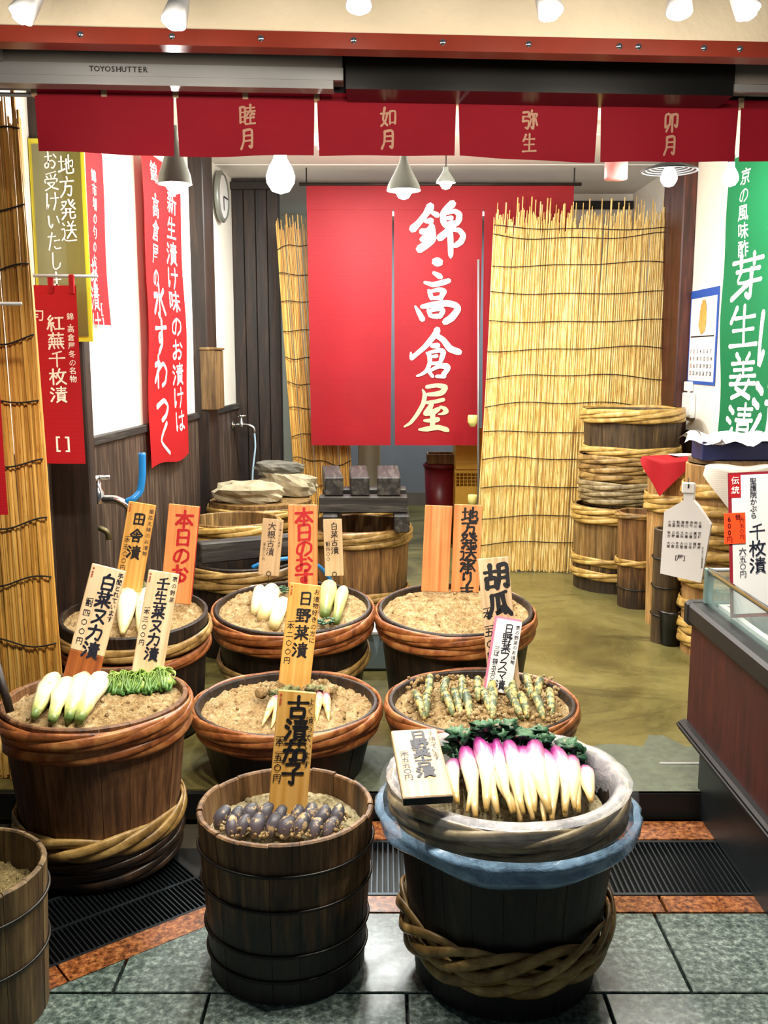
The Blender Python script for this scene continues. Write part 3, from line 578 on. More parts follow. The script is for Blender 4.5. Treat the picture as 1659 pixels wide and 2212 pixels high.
# red valance: five panels on a rod
val = thing('valance', 'dark red split valance with month names hanging across the shop front', 'valance', (0, 0, 0))
VD = .405; zt, zb = 2.30, 2.125
ob('hanging_rod', MB().tube([fr(-1.12, VD + .012, 2.283), fr(2.1, VD + .012, 2.283)], .006), 'alu', val)
xs = [at(px, 300, 2.97 + HK * (px - CX) / F * 2.97).x for px in (78, 380, 683, 987, 1293, 1594, 1900)]
words = ['', '睦月', '如月', '弥生', '卯月', '']
for k in range(6):
    a, b = xs[k] + (.003 if k else 0), xs[k + 1] - .003
    def S_(u, v, z=0, a=a, b=b, k=k):      # u from a, v down, metres; panels narrow a little toward the hem
        q = v / (zt - zb); uu = u * (1 - .022 * q) + .011 * q * (b - a)
        p = fr(a + uu, VD + .010 * math.sin((a + uu) * 9 + k) * q + .006 * math.sin((a + u) * 23) * q - z, zt - v + .006 * math.sin((a + u) * 5 + 1.3) * q)
        return p
    vp = ob('valance_panel', MB().grid(lambda i, j: S_(i * (b - a), j * (zt - zb)), 14, 6), 'red_val', val, True)
    if words[k]:
        mb = MB(); column(mb, S_, words[k], (b - a) * .51, .035, .058, 1.12, .82, .12); ob('lettering', mb, 'print_faint', vp)
    for u in (.0, .5): ob('hanging_loop', fbox(MB(), a + u * (b - a) - .008, a + u * (b - a) + .008, VD - .004, VD + .03, zt - .022, zt + .006), 'sign_tan', val)
# ================================================================ TUBS
def hoop(root, z, rr, strands, w, amp, mat, twists=3, seed=0, tiltx=0., th=.006):
    for k in range(strands):
        rg = random.Random(seed * 31 + k); ph = 2 * math.pi * k / strands + rg.uniform(-.4, .4); vs = []; N = 72; n = 6
        ww = w * rg.uniform(.9, 1.35)
        for i in range(N):
            a = 2 * math.pi * i / N; tw = twists * a + ph
            c = rr + th * .9 + amp * .38 * (1 + math.cos(tw)); zz = z + amp * math.sin(tw) + tiltx * math.cos(a - 1.2)
            roll = .45 * math.cos(tw)
            for j in range(n):
                b = 2 * math.pi * j / n + .5; x_, y_ = math.cos(b) * th, math.sin(b) * ww / 2
                x2 = x_ * math.cos(roll) - y_ * math.sin(roll) * .5; y2 = y_
                vs.append(((c + x2) * math.cos(a), (c + x2) * math.sin(a), zz + y2))
        fs = [(i * n + j, i * n + (j + 1) % n, ((i + 1) % N) * n + (j + 1) % n, ((i + 1) % N) * n + j) for i in range(N) for j in range(n)]
        fs = [f[::-1] for f in fs]
        ob('hoop_strand', MB().add(vs, fs), mat, root, True)
def tub(label, rim, rt, h, rb=None, n=20, tilt=0., mat='tub_dark', inside=None, hoops=(), wires=(), th=.020, name='wooden_tub', seed=1, group=None, rag=0., tilty=0.):
    """rim: centre of the rim; hoops: (height fraction, strands, strip width, spread, material[, skew]); wires: height fractions"""
    rb = rb or rt * .86
    rot = Matrix.Rotation(tilty, 3, 'Y') @ Matrix.Rotation(tilt, 3, 'X'); base = Vector(rim) - rot @ Vector((0, 0, h))
    root = thing(name, label, 'tub', base, rot.to_euler(), group)
    ha = math.pi / n * .987; vs = []; na = 3
    for r_, z_ in ((rb, 0), (rt - .002, h - .004), (rt - .006, h), (rt - th + .003, h), (rt - th, h - .004), (rb - th, .02), (rb - th, 0)):
        for i in range(na + 1): a = -ha + 2 * ha * i / na; vs.append((r_ * math.cos(a) / math.cos(0), r_ * math.sin(a), z_))
    fs = [(k * 4 + i, k * 4 + i + 1, k * 4 + 5 + i, k * 4 + 4 + i) for k in range(6) for i in range(3)] + [(27, 26, 25, 24, 0, 1, 2, 3)[::1]]
    fs = [f for f in fs[:-1]] + [(0, 4, 8, 12, 16, 20, 24), (27, 23, 19, 15, 11, 7, 3)]
    sm = MB().add(vs, fs).mesh('stave'); sm.materials.append(M[mat])
    rg = random.Random(seed)
    for k in range(n):
        o = ob('stave', sm, mat, root, rot=(0, 0, 2 * math.pi * (k + .5) / n)); e = 1 + rg.uniform(-.004, .004); o.scale = (e, 1, 1 + rg.uniform(-1, .2) * rag)
    ob('bottom_board', MB().lathe([(0, .012), (rb - th * .9, .012), (rb - th * .9, .03), (0, .03)], 24), inside or mat, root)
    for k, hp in enumerate(hoops):
        z = hp[0] * h; hoop(root, z, rb + (rt - rb) * hp[0], hp[1], hp[2], hp[3], hp[4], seed=seed * 7 + k, tiltx=hp[5] if len(hp) > 5 else 0, twists=hp[6] if len(hp) > 6 else 2)
    for z in wires:
        r_ = rb + (rt - rb) * z + .003; N = 60
        pts = [(r_ * math.cos(2 * math.pi * i / N), r_ * math.sin(2 * math.pi * i / N), z * h + .004 * math.sin(2 * math.pi * i / N + seed)) for i in range(N + 1)]
        ob('wire_hoop', MB().tube(pts, .0042, 6, False), 'wire', root, True)
    root['rim'] = list(rim); return root, rot
def rimpx(px, py, Y, wpx): p = at(px, py, Y); return p, wpx / 2 * zc(p) / F
def bran(label, rim, rot, r, drop, mat='nuka', mound=.02, rough=.010, seed=1, slope=0., dent=None, name='rice_bran'):
    def fn(i, j):
        a = 2 * math.pi * i; q = j; rr = r * q; x, y_ = rr * math.cos(a), rr * math.sin(a)
        nz = noise.fractal(Vector((x * 34 + seed * 9, y_ * 34, seed)), .6, 2.2, 6) * rough * 1.1 + noise.noise(Vector((x * 6, y_ * 6, seed * 3.1))) * rough * 1.3
        zz = -drop + mound * (1 - q * q) + slope * y_ + nz * (1 if q < .97 else .3)
        return Vector(rim) + rot @ Vector((x, y_, zz))
    mb = MB(); NA, NR = 190, 56
    vs = [fn(i / NA, j / NR) for j in range(NR + 1) for i in range(NA)]
    fs = [(j * NA + i, (j + 1) * NA + i, (j + 1) * NA + (i + 1) % NA, j * NA + (i + 1) % NA) for j in range(NR) for i in range(NA)]
    mb.add(vs, fs)
    rg = random.Random(seed)
    for k in range(60):                     # loose crumbs
        a, q = rg.uniform(0, 6.28), math.sqrt(rg.uniform(0, .9)); s_ = rg.uniform(.002, .008); mb.blob(fn(a / 6.283, q) + Vector((0, 0, s_ * .3)), s_, k, .4, 6, 4)
    o = ob(name, mb, mat, None, True); tag(o, label, 'rice bran', kind='stuff'); return fn
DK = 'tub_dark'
RH = lambda z1, z2, m='hoop_red': (z1, z2, m)
# --- front row
pE, rE = rimpx(617, 1733, 2.33, 382)
hE = pE.z
tub('plain wire-hooped wooden tub holding pickled eggplants', pE, rE, hE, rE * .88, 19, 0, 'tub_front', 'tub_in', (), (.80, .58, .30, .14), .017, seed=3, rag=.012)
bran('pale bran paste around the pickled eggplants', pE, Matrix.Identity(3), rE * .93, .085, 'nuka_pale', .0, .006, 2, slope=.10)
pH, rH = rimpx(1096, 1674, 2.30, 490)
tub('large wooden tub lined with a plastic bag of purple-topped turnips', pH, rH, pH.z, rH * .80, 22, 0, 'tub_bag', 'tub_in', ((.950, 3, .022, .017, 'hoop_grey', 0, 3), (.878, 3, .022, .015, 'hoop_grey', 0, 3), (.33, 4, .026, .030, 'hoop_tan', .012, 4), (.24, 3, .026, .020, 'hoop_tan', .012, 4)), (), .02, seed=4)
pK, rK = rimpx(207, 1503, 2.86, 392)
tub('reddish wooden tub of white cabbages with broad bamboo hoops', pK, rK, pK.z, rK * .80, 20, 0, 'tub_hakusai', 'tub_in', ((.93, 4, .026, .014, 'hoop_red'), (.84, 3, .028, .012, 'hoop_red'), (.30, 4, .028, .022, 'hoop_tan', .012, 3), (.18, 4, .024, .018, 'hoop_dark'), (.08, 3, .024, .016, 'hoop_dark')), (), .018, seed=5)
fnK = bran('rice bran bed holding white cabbages and green leaves', pK, Matrix.Identity(3), rK * .95, .028, 'nuka', .02, .010, 5)
pL4, rL4 = rimpx(-85, 1868, 2.12, 356)
tub('weathered wire-hooped wooden tub with crusted rim and bran left low inside', pL4, rL4, pL4.z, rL4 * .92, 18, 0, 'tub_edge', 'tub_in', (), (.80, .45), .016, seed=6, rag=.02)
bran('bran left low inside the crusted rim tub', pL4, Matrix.Identity(3), rL4 * .93, .10, 'nuka_grey', .03, .014, 6)
pL5, rL5 = rimpx(-205, 1600, 2.46, 356)
tub('bamboo-hooped tub barely showing beside the white cabbage tub', pL5, rL5, pL5.z, rL5 * .85, 18, 0, 'tub_edge', 'tub_in', ((.92, 4, .026, .014, 'hoop_tan'), (.80, 3, .026, .012, 'hoop_tan')), (), .018, seed=7)
# --- middle row (on the raised floor)
top_h = ((.90, 4, .027, .015, 'hoop_red'), (.74, 3, .027, .012, 'hoop_red'))
pN, rN = rimpx(620, 1514, 3.33, 396)
tub('dark wooden tub of pink turnips bedded in rice bran', pN, rN, pN.z - FZ, rN * .82, 20, 0, DK, 'tub_in', top_h, (), .018, seed=8)
fnN = bran('rice bran bed holding pink-topped turnips', pN, Matrix.Identity(3), rN * .94, .030, 'nuka', .015, .012, 8)
pC, rC = rimpx(1040, 1510, 3.33, 404)
tub('dark wooden tub of bran-coated cucumbers', pC, rC, pC.z - FZ, rC * .82, 20, 0, DK, 'tub_in', top_h, (), .018, seed=9)
fnC = bran('rice bran bed holding pickled cucumbers', pC, Matrix.Identity(3), rC * .94, .030, 'nuka', .02, .012, 9)
# --- back row, tilted a little toward the customer
def back(px, py, Y, wpx, label, seed, hp, brl, pl, lvl=.026, tilt=5.):
    p, r = rimpx(px, py, Y, wpx); rb = r * .86; h = (p.z - FZ - rb * math.sin(R(tilt))) / math.cos(R(tilt))
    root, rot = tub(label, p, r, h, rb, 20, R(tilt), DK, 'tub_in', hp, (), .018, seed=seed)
    bz = (p - rot @ Vector((0, 0, h)))
    tag(ob('prop_block', MB().cbox((bz.x - .1, bz.y + rb * .55, FZ), (bz.x + .1, bz.y + rb * .8, bz.z + rb * .55 * math.sin(R(tilt))), .004), 'dkwood_x'), 'low wooden block propping the tub of ' + pl, 'block')
    return p, r, rot, bran(brl, p, rot, r * .945, lvl, 'nuka', .02, .012, seed)
bh = ((.91, 4, .027, .015, 'hoop_red'), (.79, 3, .027, .013, 'hoop_red'), (.44, 3, .024, .016, 'hoop_tan', .02))
pD, rD, mD, fnD = back(290, 1322, 3.66, 316, 'dark tub of whole radishes under the country pickle sign', 10, ((.85, 3, .024, .012, 'hoop_tan'), (.72, 3, .024, .012, 'hoop_red')), 'rice bran bed holding whole radishes under the country pickle sign', 'whole radishes')
pM, rM, mM, fnM = back(633, 1307, 4.04, 340, 'dark tub of cut radishes and pickled greens', 11, bh, 'rice bran bed holding cut radishes and greens', 'cut radishes')
pB, rB, mB, fnB = back(984, 1311, 4.04, 336, 'dark tub filled only with bare rice bran', 12, bh[:2], 'bare rice bran bed behind the cucumbers', 'bare rice bran')
# --- storage tubs behind
def store(label, px, py, Y, wpx, base, rbf, mat, hp, wires=(), seed=20, n=18, inside='tub_in', th=.018):
    p, r = rimpx(px, py, Y, wpx); tub(label, p, r, p.z - base, r * rbf, n, 0, mat, inside, hp, wires, th, seed=seed); return p, r
HY = lambda *z, m='hoop_yel', w=.028: tuple((q, 3, w, .014, m) for q in z)
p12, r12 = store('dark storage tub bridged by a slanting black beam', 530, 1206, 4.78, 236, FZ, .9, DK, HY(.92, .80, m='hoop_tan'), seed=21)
p11, r11 = store('empty pale tub standing behind the black beam', 504, 1120, 5.42, 198, FZ, .9, 'tub_light', HY(.94, .82), seed=22)
p14, r14 = store('wide tub covered by a lid with flat stones', 564, 1086, 6.08, 222, FZ, .9, 'tub_light', HY(.94, .80), seed=23)
p13, r13 = store('brown barrel with black-soaked foot under stacked beams', 766, 1130, 5.62, 238, FZ, .93, 'tub_brown', HY(.94, .86, .22, .12, m='hoop_tan', w=.026), seed=24)
p15, r15 = store('low yellow-hooped tub behind the stacked beams', 790, 1084, 6.45, 170, FZ, .9, 'tub_light', HY(.94, .82), seed=25)
pA1, rA1 = store('pale barrel with soaked dark foot at the bottom of a stack', 1328, 1087, 6.12, 174, FZ, .95, 'tub_light', HY(.95, .86, .36, .20), seed=26)
def stacked(label, px, Y, r, z0, z1, mat, hp, seed):
    p = at(px, 1000, Y); p = Vector((p.x, Y, z1)); tub(label, p, r, z1 - z0, r * .94, 18, 0, mat, 'tub_in', hp, (), .018, seed=seed)
stacked('low dark tub stacked upon the pale barrel', 1352, 6.12, .278, pA1.z + .004, pA1.z + .150, 'tub_stack', HY(.9, .6, .3, m='hoop_grey', w=.030), 27)
stacked('shallow grey-hooped tub second from the top of its stack', 1352, 6.12, .285, pA1.z + .160, pA1.z + .31, 'tub_stack', HY(.9, .55, .2, m='hoop_tan', w=.03), 28)
stacked('brown wooden tub on top of its stack beside the reed screen', 1362, 6.12, .306, pA1.z + .322, 1.22, 'tub_stack', HY(.95, .84, .10, m='hoop_yel', w=.030), 29)
pB2, rB2 = store('small brown barrel with one broad low hoop beside the pale barrel', 1383, 1104, 5.62, 96, FZ, .86, 'tub_brown', ((.97, 3, .018, .008, 'hoop_tan'), (.48, 3, .024, .010, 'hoop_yel')), (.2,), 30, 16)
pC2, rC2 = store('narrow dark wire-bound barrel beside the black bucket', 1445, 1141, 4.88, 64, FZ, .9, 'tub_stack', (), (.75, .5, .25), 31, 14)
pD2 = Vector((1.632, 5.24, at(1480, 988, 5.24).z)); tub('tall pale barrel with a red cloth over its rim', pD2, .200, pD2.z - FZ, .175, 18, 0, 'tub_pale', 'tub_in', HY(.97, .93, .77, .72, w=.03), (), .018, seed=32)
pE2 = Vector((1.705, 4.72, at(1600, 1000, 4.72).z)); tub('big new barrel wrapped in many pale bamboo hoops behind the showcase', pE2, .225, pE2.z - FZ, .208, 20, 0, 'tub_pale', 'tub_in', HY(.87, .77, .69, .62, .54, .46, .40, .26, .15, .08, w=.036), (), .018, seed=33)
# ================================================================ REED SCREENS
def reed_screen(name, label, path, zb_, zt_, n, mat, cords, rad=.0045, seed=1, topj=.10, lean=(0, 0), depth=.008, cat='screen', botj=.02, cordr=.003):
    """path(s) -> (x,y) at the foot, s in 0..1; lean: shift of the top"""
    root = thing(name, label, cat, (0, 0, 0)); rg = random.Random(seed); mb = MB(); lean = Vector((lean[0], lean[1], 0))
    H = zt_ - zb_
    def P(s, z):
        x, y_ = path(s); q = (z - zb_) / H; l = lean(s) if callable(lean) else lean; return Vector((x, y_, z)) + l * q
    for k in range(n):
        s0 = (k + rg.random()) / n; z1 = zt_ + (rg.uniform(-topj, topj * .3) if rg.random() < .8 else rg.uniform(0, topj)); z0 = zb_ + rg.uniform(0, botj)
        dj = Vector((rg.uniform(-.004, .004), rg.uniform(-depth, depth), 0)); sk = Vector((rg.gauss(0, .010), 0, 0)); pts = []
        m = 4
        for i in range(m + 1):
            z = z0 + (z1 - z0) * i / m; pts.append(P(s0, z) + dj + sk * (i / m - .5) + Vector((rg.uniform(-.002, .002), 0, 0)))
        r0 = rad * rg.uniform(.65, 1.25); mb.tube(pts, [r0, r0, r0 * .95, r0 * .85, r0 * .7], 5, True)
    ob('reeds', mb, mat, root, kind='stuff')
    for zc_ in cords:
        a = rg.uniform(0, 9); N = 40; am = rg.uniform(.008, .022)
        pts = [P(i / N, zc_ + am * math.sin(i / N * 5 + a) + am * .5 * math.sin(i / N * 13 + a)) + Vector((0, -depth - rad * 1.6, 0)) for i in range(N + 1)]
        ob('stitch_cord', MB().tube(pts, cordr, 5, True), 'cord', root, True)
    return root
a0, a1 = at(1030, 1238, 6.46), at(1446, 1240, 6.52)
def big(s): return (a0.x + (a1.x - a0.x) * s, 6.50 + .03 * math.sin(s * 7) - .03 * math.sin(s * 3.1) + .06 * s)
tl, tr = at(1068, 455, 6.72), at(1462, 450, 6.75)
zt0 = tl.z - .03
reed_screen('reed_screen', 'wide pale reed screen stitched with dark cords beside the red curtain', big, FZ, zt0, 430, 'reed', [FZ + .20 + k * .187 for k in range(12)] + [zt0 - .08], .0052, 3, .13, ((tl.x - a0.x), .24), .010)
b0, b1 = at(24, 1440, 3.22).x, at(134, 1440, 3.22).x
c0 = at(46, 260, 3.22)
reed_screen('reed_screen', 'tall golden reed screen standing behind the white cabbage tub', lambda s: (b0 - .30 + (b1 - b0 + .30) * s, 3.22 + .015 * math.sin(s * 6)), FZ, c0.z + .05, 170, 'reed_dk', [FZ + .30 + k * .205 for k in range(10)], .0058, 5, .10, (-.035, .0), .009)
d0, d1 = at(648, 1020, 7.12).x, at(742, 1020, 7.12).x; e0 = at(594, 480, 7.12)
reed_screen('reed_screen', 'narrow reed screen hanging beside the dark partition behind the red curtain', lambda s: (d0 + (d1 - d0 + .1) * s, 7.12), FZ, e0.z, 80, 'reed_dk', [FZ + .32 + k * .19 for k in range(11)], .0055, 7, .06, (e0.x - d0, 0), .009)
# ================================================================ BIG RED NOREN
NY = 6.92
n0, n1 = at(662, 402, NY), at(1240, 405, NY); nb = at(850, 962, NY)
nor = thing('noren', 'tall red shop curtain with white brush lettering in the back doorway', 'curtain', (0, 0, 0))
split = [n0.x, at(849, 600, NY).x, at(1042, 600, NY).x, n1.x]
def NS(x, z, off=0): return Vector((x, NY + .010 * math.sin(x * 11 + .8) * (n0.z - z) / 1.6 - off, z))
for k in range(3):
    a, b = split[k] + (.004 if k else 0), split[k + 1] - .004; slit = n0.z - .16
    def fn(i, j, a=a, b=b):
        z = n0.z + (nb.z - n0.z) * j; x = a + (b - a) * i; x = x + .012 * j * (1 - 2 * i); return NS(x, z)
    np_ = ob('noren_panel', MB().grid(fn, 10, 14), 'red_noren', nor, True)
ob('noren_header', MB().grid(lambda i, j: NS(n0.x + (n1.x - n0.x) * i, n0.z + .005 - .16 * j, .003), 12, 2), 'red_noren', nor, True)
ob('noren_rod', MB().tube([(n0.x - .05, NY, n0.z + .012), (n1.x + .05, NY, n0.z + .012)], .012), 'dkwood_x', nor, True)
for x in (n0.x, n1.x): ob('hanging_hook', MB().tube([(x, NY, n0.z + .012), (x, NY, CEIL)], .005, 6), 'wire', nor)
TR = '''A 570 300 150 490 430 110 360 590 110 260 690 140;600 400 70 690 450 100;490 560 70 580 550 110;600 660 110 520 730 100 420 740 110;600 790 130 510 830 120 420 880 90;590 640 110 600 860 150 510 960 140 380 1050 140;960 250 140 870 330 120 800 420 110 800 560 110 840 640 90;860 410 70 1000 380 80 1080 440 110 1070 540 110 1030 610 80;860 505 60 940 500 90;850 620 90 960 590 90 1040 600 90;980 640 110 850 760 120 740 850 130;980 710 60 1080 720 90 1150 810 100 1110 920 110 1010 990 90;920 720 100 925 900 105 930 1150 90 930 1205 30;665 1275 150 725 1285 150
A 630 1470 60 730 1530 100 760 1550 70;470 1640 50 620 1680 90 800 1640 100 900 1610 80;540 1780 50 570 1860 90 590 1930 60;570 1800 50 720 1770 80 810 1800 100 770 1880 90 760 1930 70;600 1920 60 760 1910 80;300 2060 30 360 2160 80 430 2290 100;420 2070 70 600 2040 110 850 2010 110 1000 2040 110 1060 2110 110 950 2260 130 830 2340 110;530 2130 60 570 2220 80 600 2250 50;570 2140 60 740 2100 90 790 2150 90 740 2240 90;600 2240 70 700 2240 90
B 690 270 120 660 340 110 480 560 90 330 690 80 240 770 80;225 670 30 230 740 60;700 380 90 800 450 100 920 600 120 1080 660 110;600 550 80 700 545 100;500 670 30 550 720 80 560 850 80 500 990 70 400 1060 50 330 1080 30;540 670 50 740 630 80 800 660 90 770 770 90 730 850 60 580 860 60;600 740 50 680 730 70;540 1000 60 610 1090 60;560 990 50 720 910 80 850 910 110 880 950 90 800 1060 90;680 1090 60 820 1090 70
C 510 1275 70 680 1250 70 830 1280 100 780 1370 100 680 1400 90 520 1410 60;430 1320 20 470 1420 80 440 1580 80 330 1770 70 220 1910 60 110 1980 30;510 1555 60 680 1530 70 800 1500 70;600 1570 70 540 1680 110 480 1740 80;480 1750 80 620 1720 110 720 1660 70;740 1620 30 820 1660 80 850 1710 90 780 1750 50 710 1760 20;460 1870 40 600 1870 90 700 1850 90;610 1730 90 610 1900 90 600 2000 90;370 2030 40 500 2020 90 700 1990 90 850 2030 90 880 2050 60'''
for ln in TR.split('\n'):
    q0 = ln[0]; mb = MB()
    for k, st in enumerate(ln[2:].split(';')):
        v = [float(x) for x in st.split()]; pts, wd = [], []
        for i in range(0, len(v), 3):
            p = at(860 + v[i] / 8.194, (410 if q0 == 'A' else 680) + v[i + 1] / 8.194, NY); pts.append(Vector((p.x, p.z))); wd.append(v[i + 2] / 8.194 * zc(p) / F)
        c = catmull(pts, 5); m_ = len(c); ww = []
        for i in range(m_): f = i / (m_ - 1) * (len(wd) - 1); j = min(int(f), len(wd) - 2); ww.append(wd[j] + (wd[j + 1] - wd[j]) * (f - j))
        ribbon(mb, c, ww, lambda x, z, o: NS(x, z, .004 + o), k * .0002)
    ob('lettering', mb, 'print_cream' if q0 == 'C' else 'print_white', [o for o in nor.children if o.name.startswith('noren_panel')][1])
# ================================================================ BANNERS, POSTER, SMALL NOREN
def banner(name, label, P0, P1, Hh, mat, cols, out=.02, wave=.008, nu=10, nv=20, cat='banner', ink='print_white', ragged=0., parts=True):
    """P0,P1: top corners (left,right as read), hangs down Hh"""
    P0, P1 = Vector(P0), Vector(P1); W = (P1 - P0).length; ux = (P1 - P0).normalized(); nn = Vector((0, 0, -1)).cross(ux).normalized()
    def Sf(u, v, z=0): return P0 + ux * u + Vector((0, 0, -v)) + nn * (out + z + wave * math.sin(u / W * 5 + v * 3) * min(1, v * 3) + wave * .5 * math.sin(v * 9))
    root = thing(name, label, cat, (0, 0, 0))
    cl_ = ob('cloth', MB().grid(lambda i, j: Sf(i * W, j * (Hh + ragged * math.sin(i * 7)) ), nu, nv), mat, root, True)
    mb = MB()
    for c in cols: column(mb, Sf, c[0], c[1] * W, c[2] * Hh, c[3], *(c[4:]))
    if cols: ob('lettering', mb, ink, cl_)
    return root, Sf
t0, t1 = wallL(309, 470, .05), wallL(391, 470, .05); bt = wallL(332, 990, .05)
banner('hanging_banner', 'long bright red banner with white writing hanging along the left wall', (wl(t0.y) + .03, t0.y, 2.56), (wl(t1.y) + .03, t1.y, 2.56), 2.56 - bt.z + .05, 'red_ban',
       [('錦・高倉屋の', .27, .02, .11, 1.05, 1.2, .13), ('水すわっく', .34, .40, .185, .98, 1.35, .15), ('新生漬け味のお漬けは', .74, .08, .125, 1.05, 1.6, .14)], ragged=-.012)
t0, t1 = wallL(185, 500, .05), wallL(228, 500, .05); zq = wallL(215, 330, .05).z
banner('hanging_banner', 'narrow red banner half hidden behind the olive poster', (wl(t0.y) + .03, t0.y, zq), (wl(t1.y) + .03, t1.y, zq), zq - wallL(225, 702, .05).z, 'red_small',
       [('錦市場の旬のお漬物', .45, .12, .055, 1.05, 1.3, .1), ('お漬け', .35, .62, .11, 1.0, 1.3, .1), ('[]', .7, .86, .06)])
# small red noren on a rod that pokes from behind the reed screen
def small_noren(label, x0, x1, Y, zt_, zb_, rodx, cols, dyr=0., br=None):
    root = thing('small_noren', label, 'curtain', (0, 0, 0)); W = x1 - x0
    def Sf(u, v, z=0): return Vector((x0 + u, Y - z + .006 * math.sin(u * 25 + v * 4) + dyr * u, zt_ - v - .02 * u))
    cl_ = ob('cloth', MB().grid(lambda i, j: Sf(i * W, j * (zt_ - zb_)), 8, 12), 'red_small', root, True)
    for i in (.08, .5, .92):
        p = Sf(i * W, 0); ob('hanging_loop', MB().cbox((p.x - .010, p.y - .006, p.z - .03), (p.x + .010, p.y + .006, p.z + .038), .003), 'red_small', root)
    mb = MB()
    for c in cols: column(mb, Sf, c[0], c[1] * W, c[2] * (zt_ - zb_), c[3], *(c[4:]))
    if br: row(mb, Sf, '[]', br[0] * W, br[1] * (zt_ - zb_), br[2], .55)
    ob('lettering', mb, 'print_white', cl_)
    tag(ob('curtain_rod', MB().tube([(rodx[0], Y, zt_ + .034), (rodx[1], Y + dyr * W, zt_ + .034 - .02 * (rodx[1] - x0))], .0055), 'alu', None, True), 'thin grey rod carrying the ' + label.split(' on a')[0], 'rod')
q0, q1 = at(52, 615, 3.50), at(184, 1000, 3.50)
small_noren('small red noren advertising red turnip slices on a rod', q0.x, q1.x, 3.50, q0.z, q1.z, (q0.x - .3, at(212, 620, 3.5).x),
            [('紅蕪千枚漬', .56, .16, .060, 1.04, 1.08, .12), ('錦・高倉屋冬の名物', .86, .15, .026, 1.12), ('旬', .22, .13, .045)], br=(.34, .83, .06))
q0, q1 = at(-110, 678, 2.98), at(18, 1110, 2.98)
small_noren('small red noren in front of the golden reed screen', q0.x, q1.x, 2.98, q0.z, q1.z, (q0.x - .2, at(48, 676, 2.98).x), [('千枚漬', .70, .50, .05, 1.04)])
# olive poster
po = thing('poster', 'glossy olive poster with a yellow edge and white handwriting', 'poster', (0, 0, 0))
u0, u1 = at(60, 300, 3.74), at(200, 738, 3.74); zT = 2.34
W_ = u1.x - u0.x
ob('poster_edge', MB().box((u0.x, 3.742, u1.z), (u1.x, 3.752, zT)), 'yel_edge', po)
ob('poster_sheet', MB().box((u0.x + .012, 3.738, u1.z + .020), (u1.x - .014, 3.742, zT - .02)), 'olive', po)
f_ = flat((u0.x, 3.737, zT), (1, 0, 0), (0, 0, -1)); mb = MB()
column(mb, f_, '地方発送', (at(145, 400, 3.74).x - u0.x), zT - at(145, 332, 3.74).z, .078, 1.02, .75, .085); column(mb, f_, 'お受けいたします', (at(112, 400, 3.74).x - u0.x), zT - at(112, 325, 3.74).z, .072, 1.0, .75, .085)
ob('lettering', mb, 'print_white', po)
# green banner along the right wall
g0 = at(1556, 380, 5.72); gdir = Vector((.14, -.99, 0)).normalized(); gw = .80
gzb = at(1526, 945, 5.40).z
banner('hanging_banner', 'green banner with large white brush characters on the right wall', (1.845, 5.40, 2.58), (1.845 + .125 * gw, 5.40 - .992 * gw, 2.58), 2.58 - gzb, 'green_ban',
       [('京の風味酢', .24, .05, .088, 1.03, 1.2, .1), ('芽生姜漬', .30, .34, .245, 1.04, 1.35, .12), ('べったら', .72, .02, .14, 1.0, 1.3, .12), ('しは漬', .74, .28, .34, 1.04, 1.4, .12)], out=.0, wave=.012)
# ================================================================ LAMPS
def bulb_lathe(r): return [(0, -r * 1.05), (r * .6, -r * .85), (r * .95, -r * .3), (r, .1 * r), (r * .8, r * .7), (r * .45, r * 1.3), (r * .4, r * 1.9)]
def pendant(label, px, py, Y, power, shade=None, cord=True, r=.032, group=None, col=(1, .96, .88)):
    p = at(px, py, Y); root = thing('pendant_lamp', label, 'lamp', p, group=group)
    top = r * 1.9
    if shade:
        R0, hh = shade; ob('lamp_shade', MB().lathe([(R0, .0), (R0 * .92, hh * .18), (R0 * .55, hh * .55), (R0 * .28, hh * .85), (.014, hh), (.013, hh * 1.12), (0, hh * 1.12)], 28), 'shade', root, True); top = hh * 1.1
    else: ob('socket', MB().lathe([(.014, r * 1.7), (.016, r * 2.6), (.010, r * 3.4), (0, r * 3.4)], 16), 'black', root, True); top = r * 3.3
    ob('bulb', MB().lathe(bulb_lathe(r), 20), 'bulb', root, True)
    if cord: ob('cord', MB().tube([(0, 0, top), (0, 0, CEIL - p.z)], .003, 6), 'cord', root)
    light('bulb_light', 'POINT', p + Vector((0, 0, -r * 1.6)), power, col, .045); return root
pendant('pendant lamp with a grey bell shade before the red wall banner', 378, 398, 3.45, 22, (.058, .17))
pendant('bare pendant bulb glaring beside the dark partition', 606, 385, 4.3, 52, None, True, .062)
pendant('pendant lamp with a grey cone shade before the big red curtain', 872, 412, 3.9, 40, (.066, .12))
pendant('small white-shaded pendant lamp over the brush lettering', 963, 395, 5.2, 42, (.05, .07))
rl = pendant('bulb of the dark wire reflector lamp before the corner pillar', 1445, 385, 4.4, 44, None, True, .036)
for k in range(5):
    rr = .05 + .017 * k; N = 32
    ob('wire_ring', MB().tube([(rr * math.cos(6.2832 * i / N), rr * math.sin(6.2832 * i / N), .055 - .006 * k) for i in range(N + 1)], .0045, 6, False), 'black', rl, True)
pendant('bulb hanging in front of the green banner top', 1578, 385, 4.6, 26, None, True, .036)
tag(ob('ceiling_fitting', MB().lathe([(0, 0), (.05, 0), (.052, .004), (.052, .11), (0, .11)], 24), 'lamp_pink', None, True, at(1330, 388, 4.6)), 'pinkish cylindrical fitting under the ceiling', 'lamp')
fl = thing('ceiling_light', 'white fluorescent fitting on the ceiling above the red curtain', 'lamp', (0, 0, 0))
q = at(770, 388, 6.0); ob('fitting_body', MB().cbox((q.x - .25, 5.85, CEIL - .055), (q.x + .25, 6.0, CEIL - .001), .006), 'white_pl', fl)
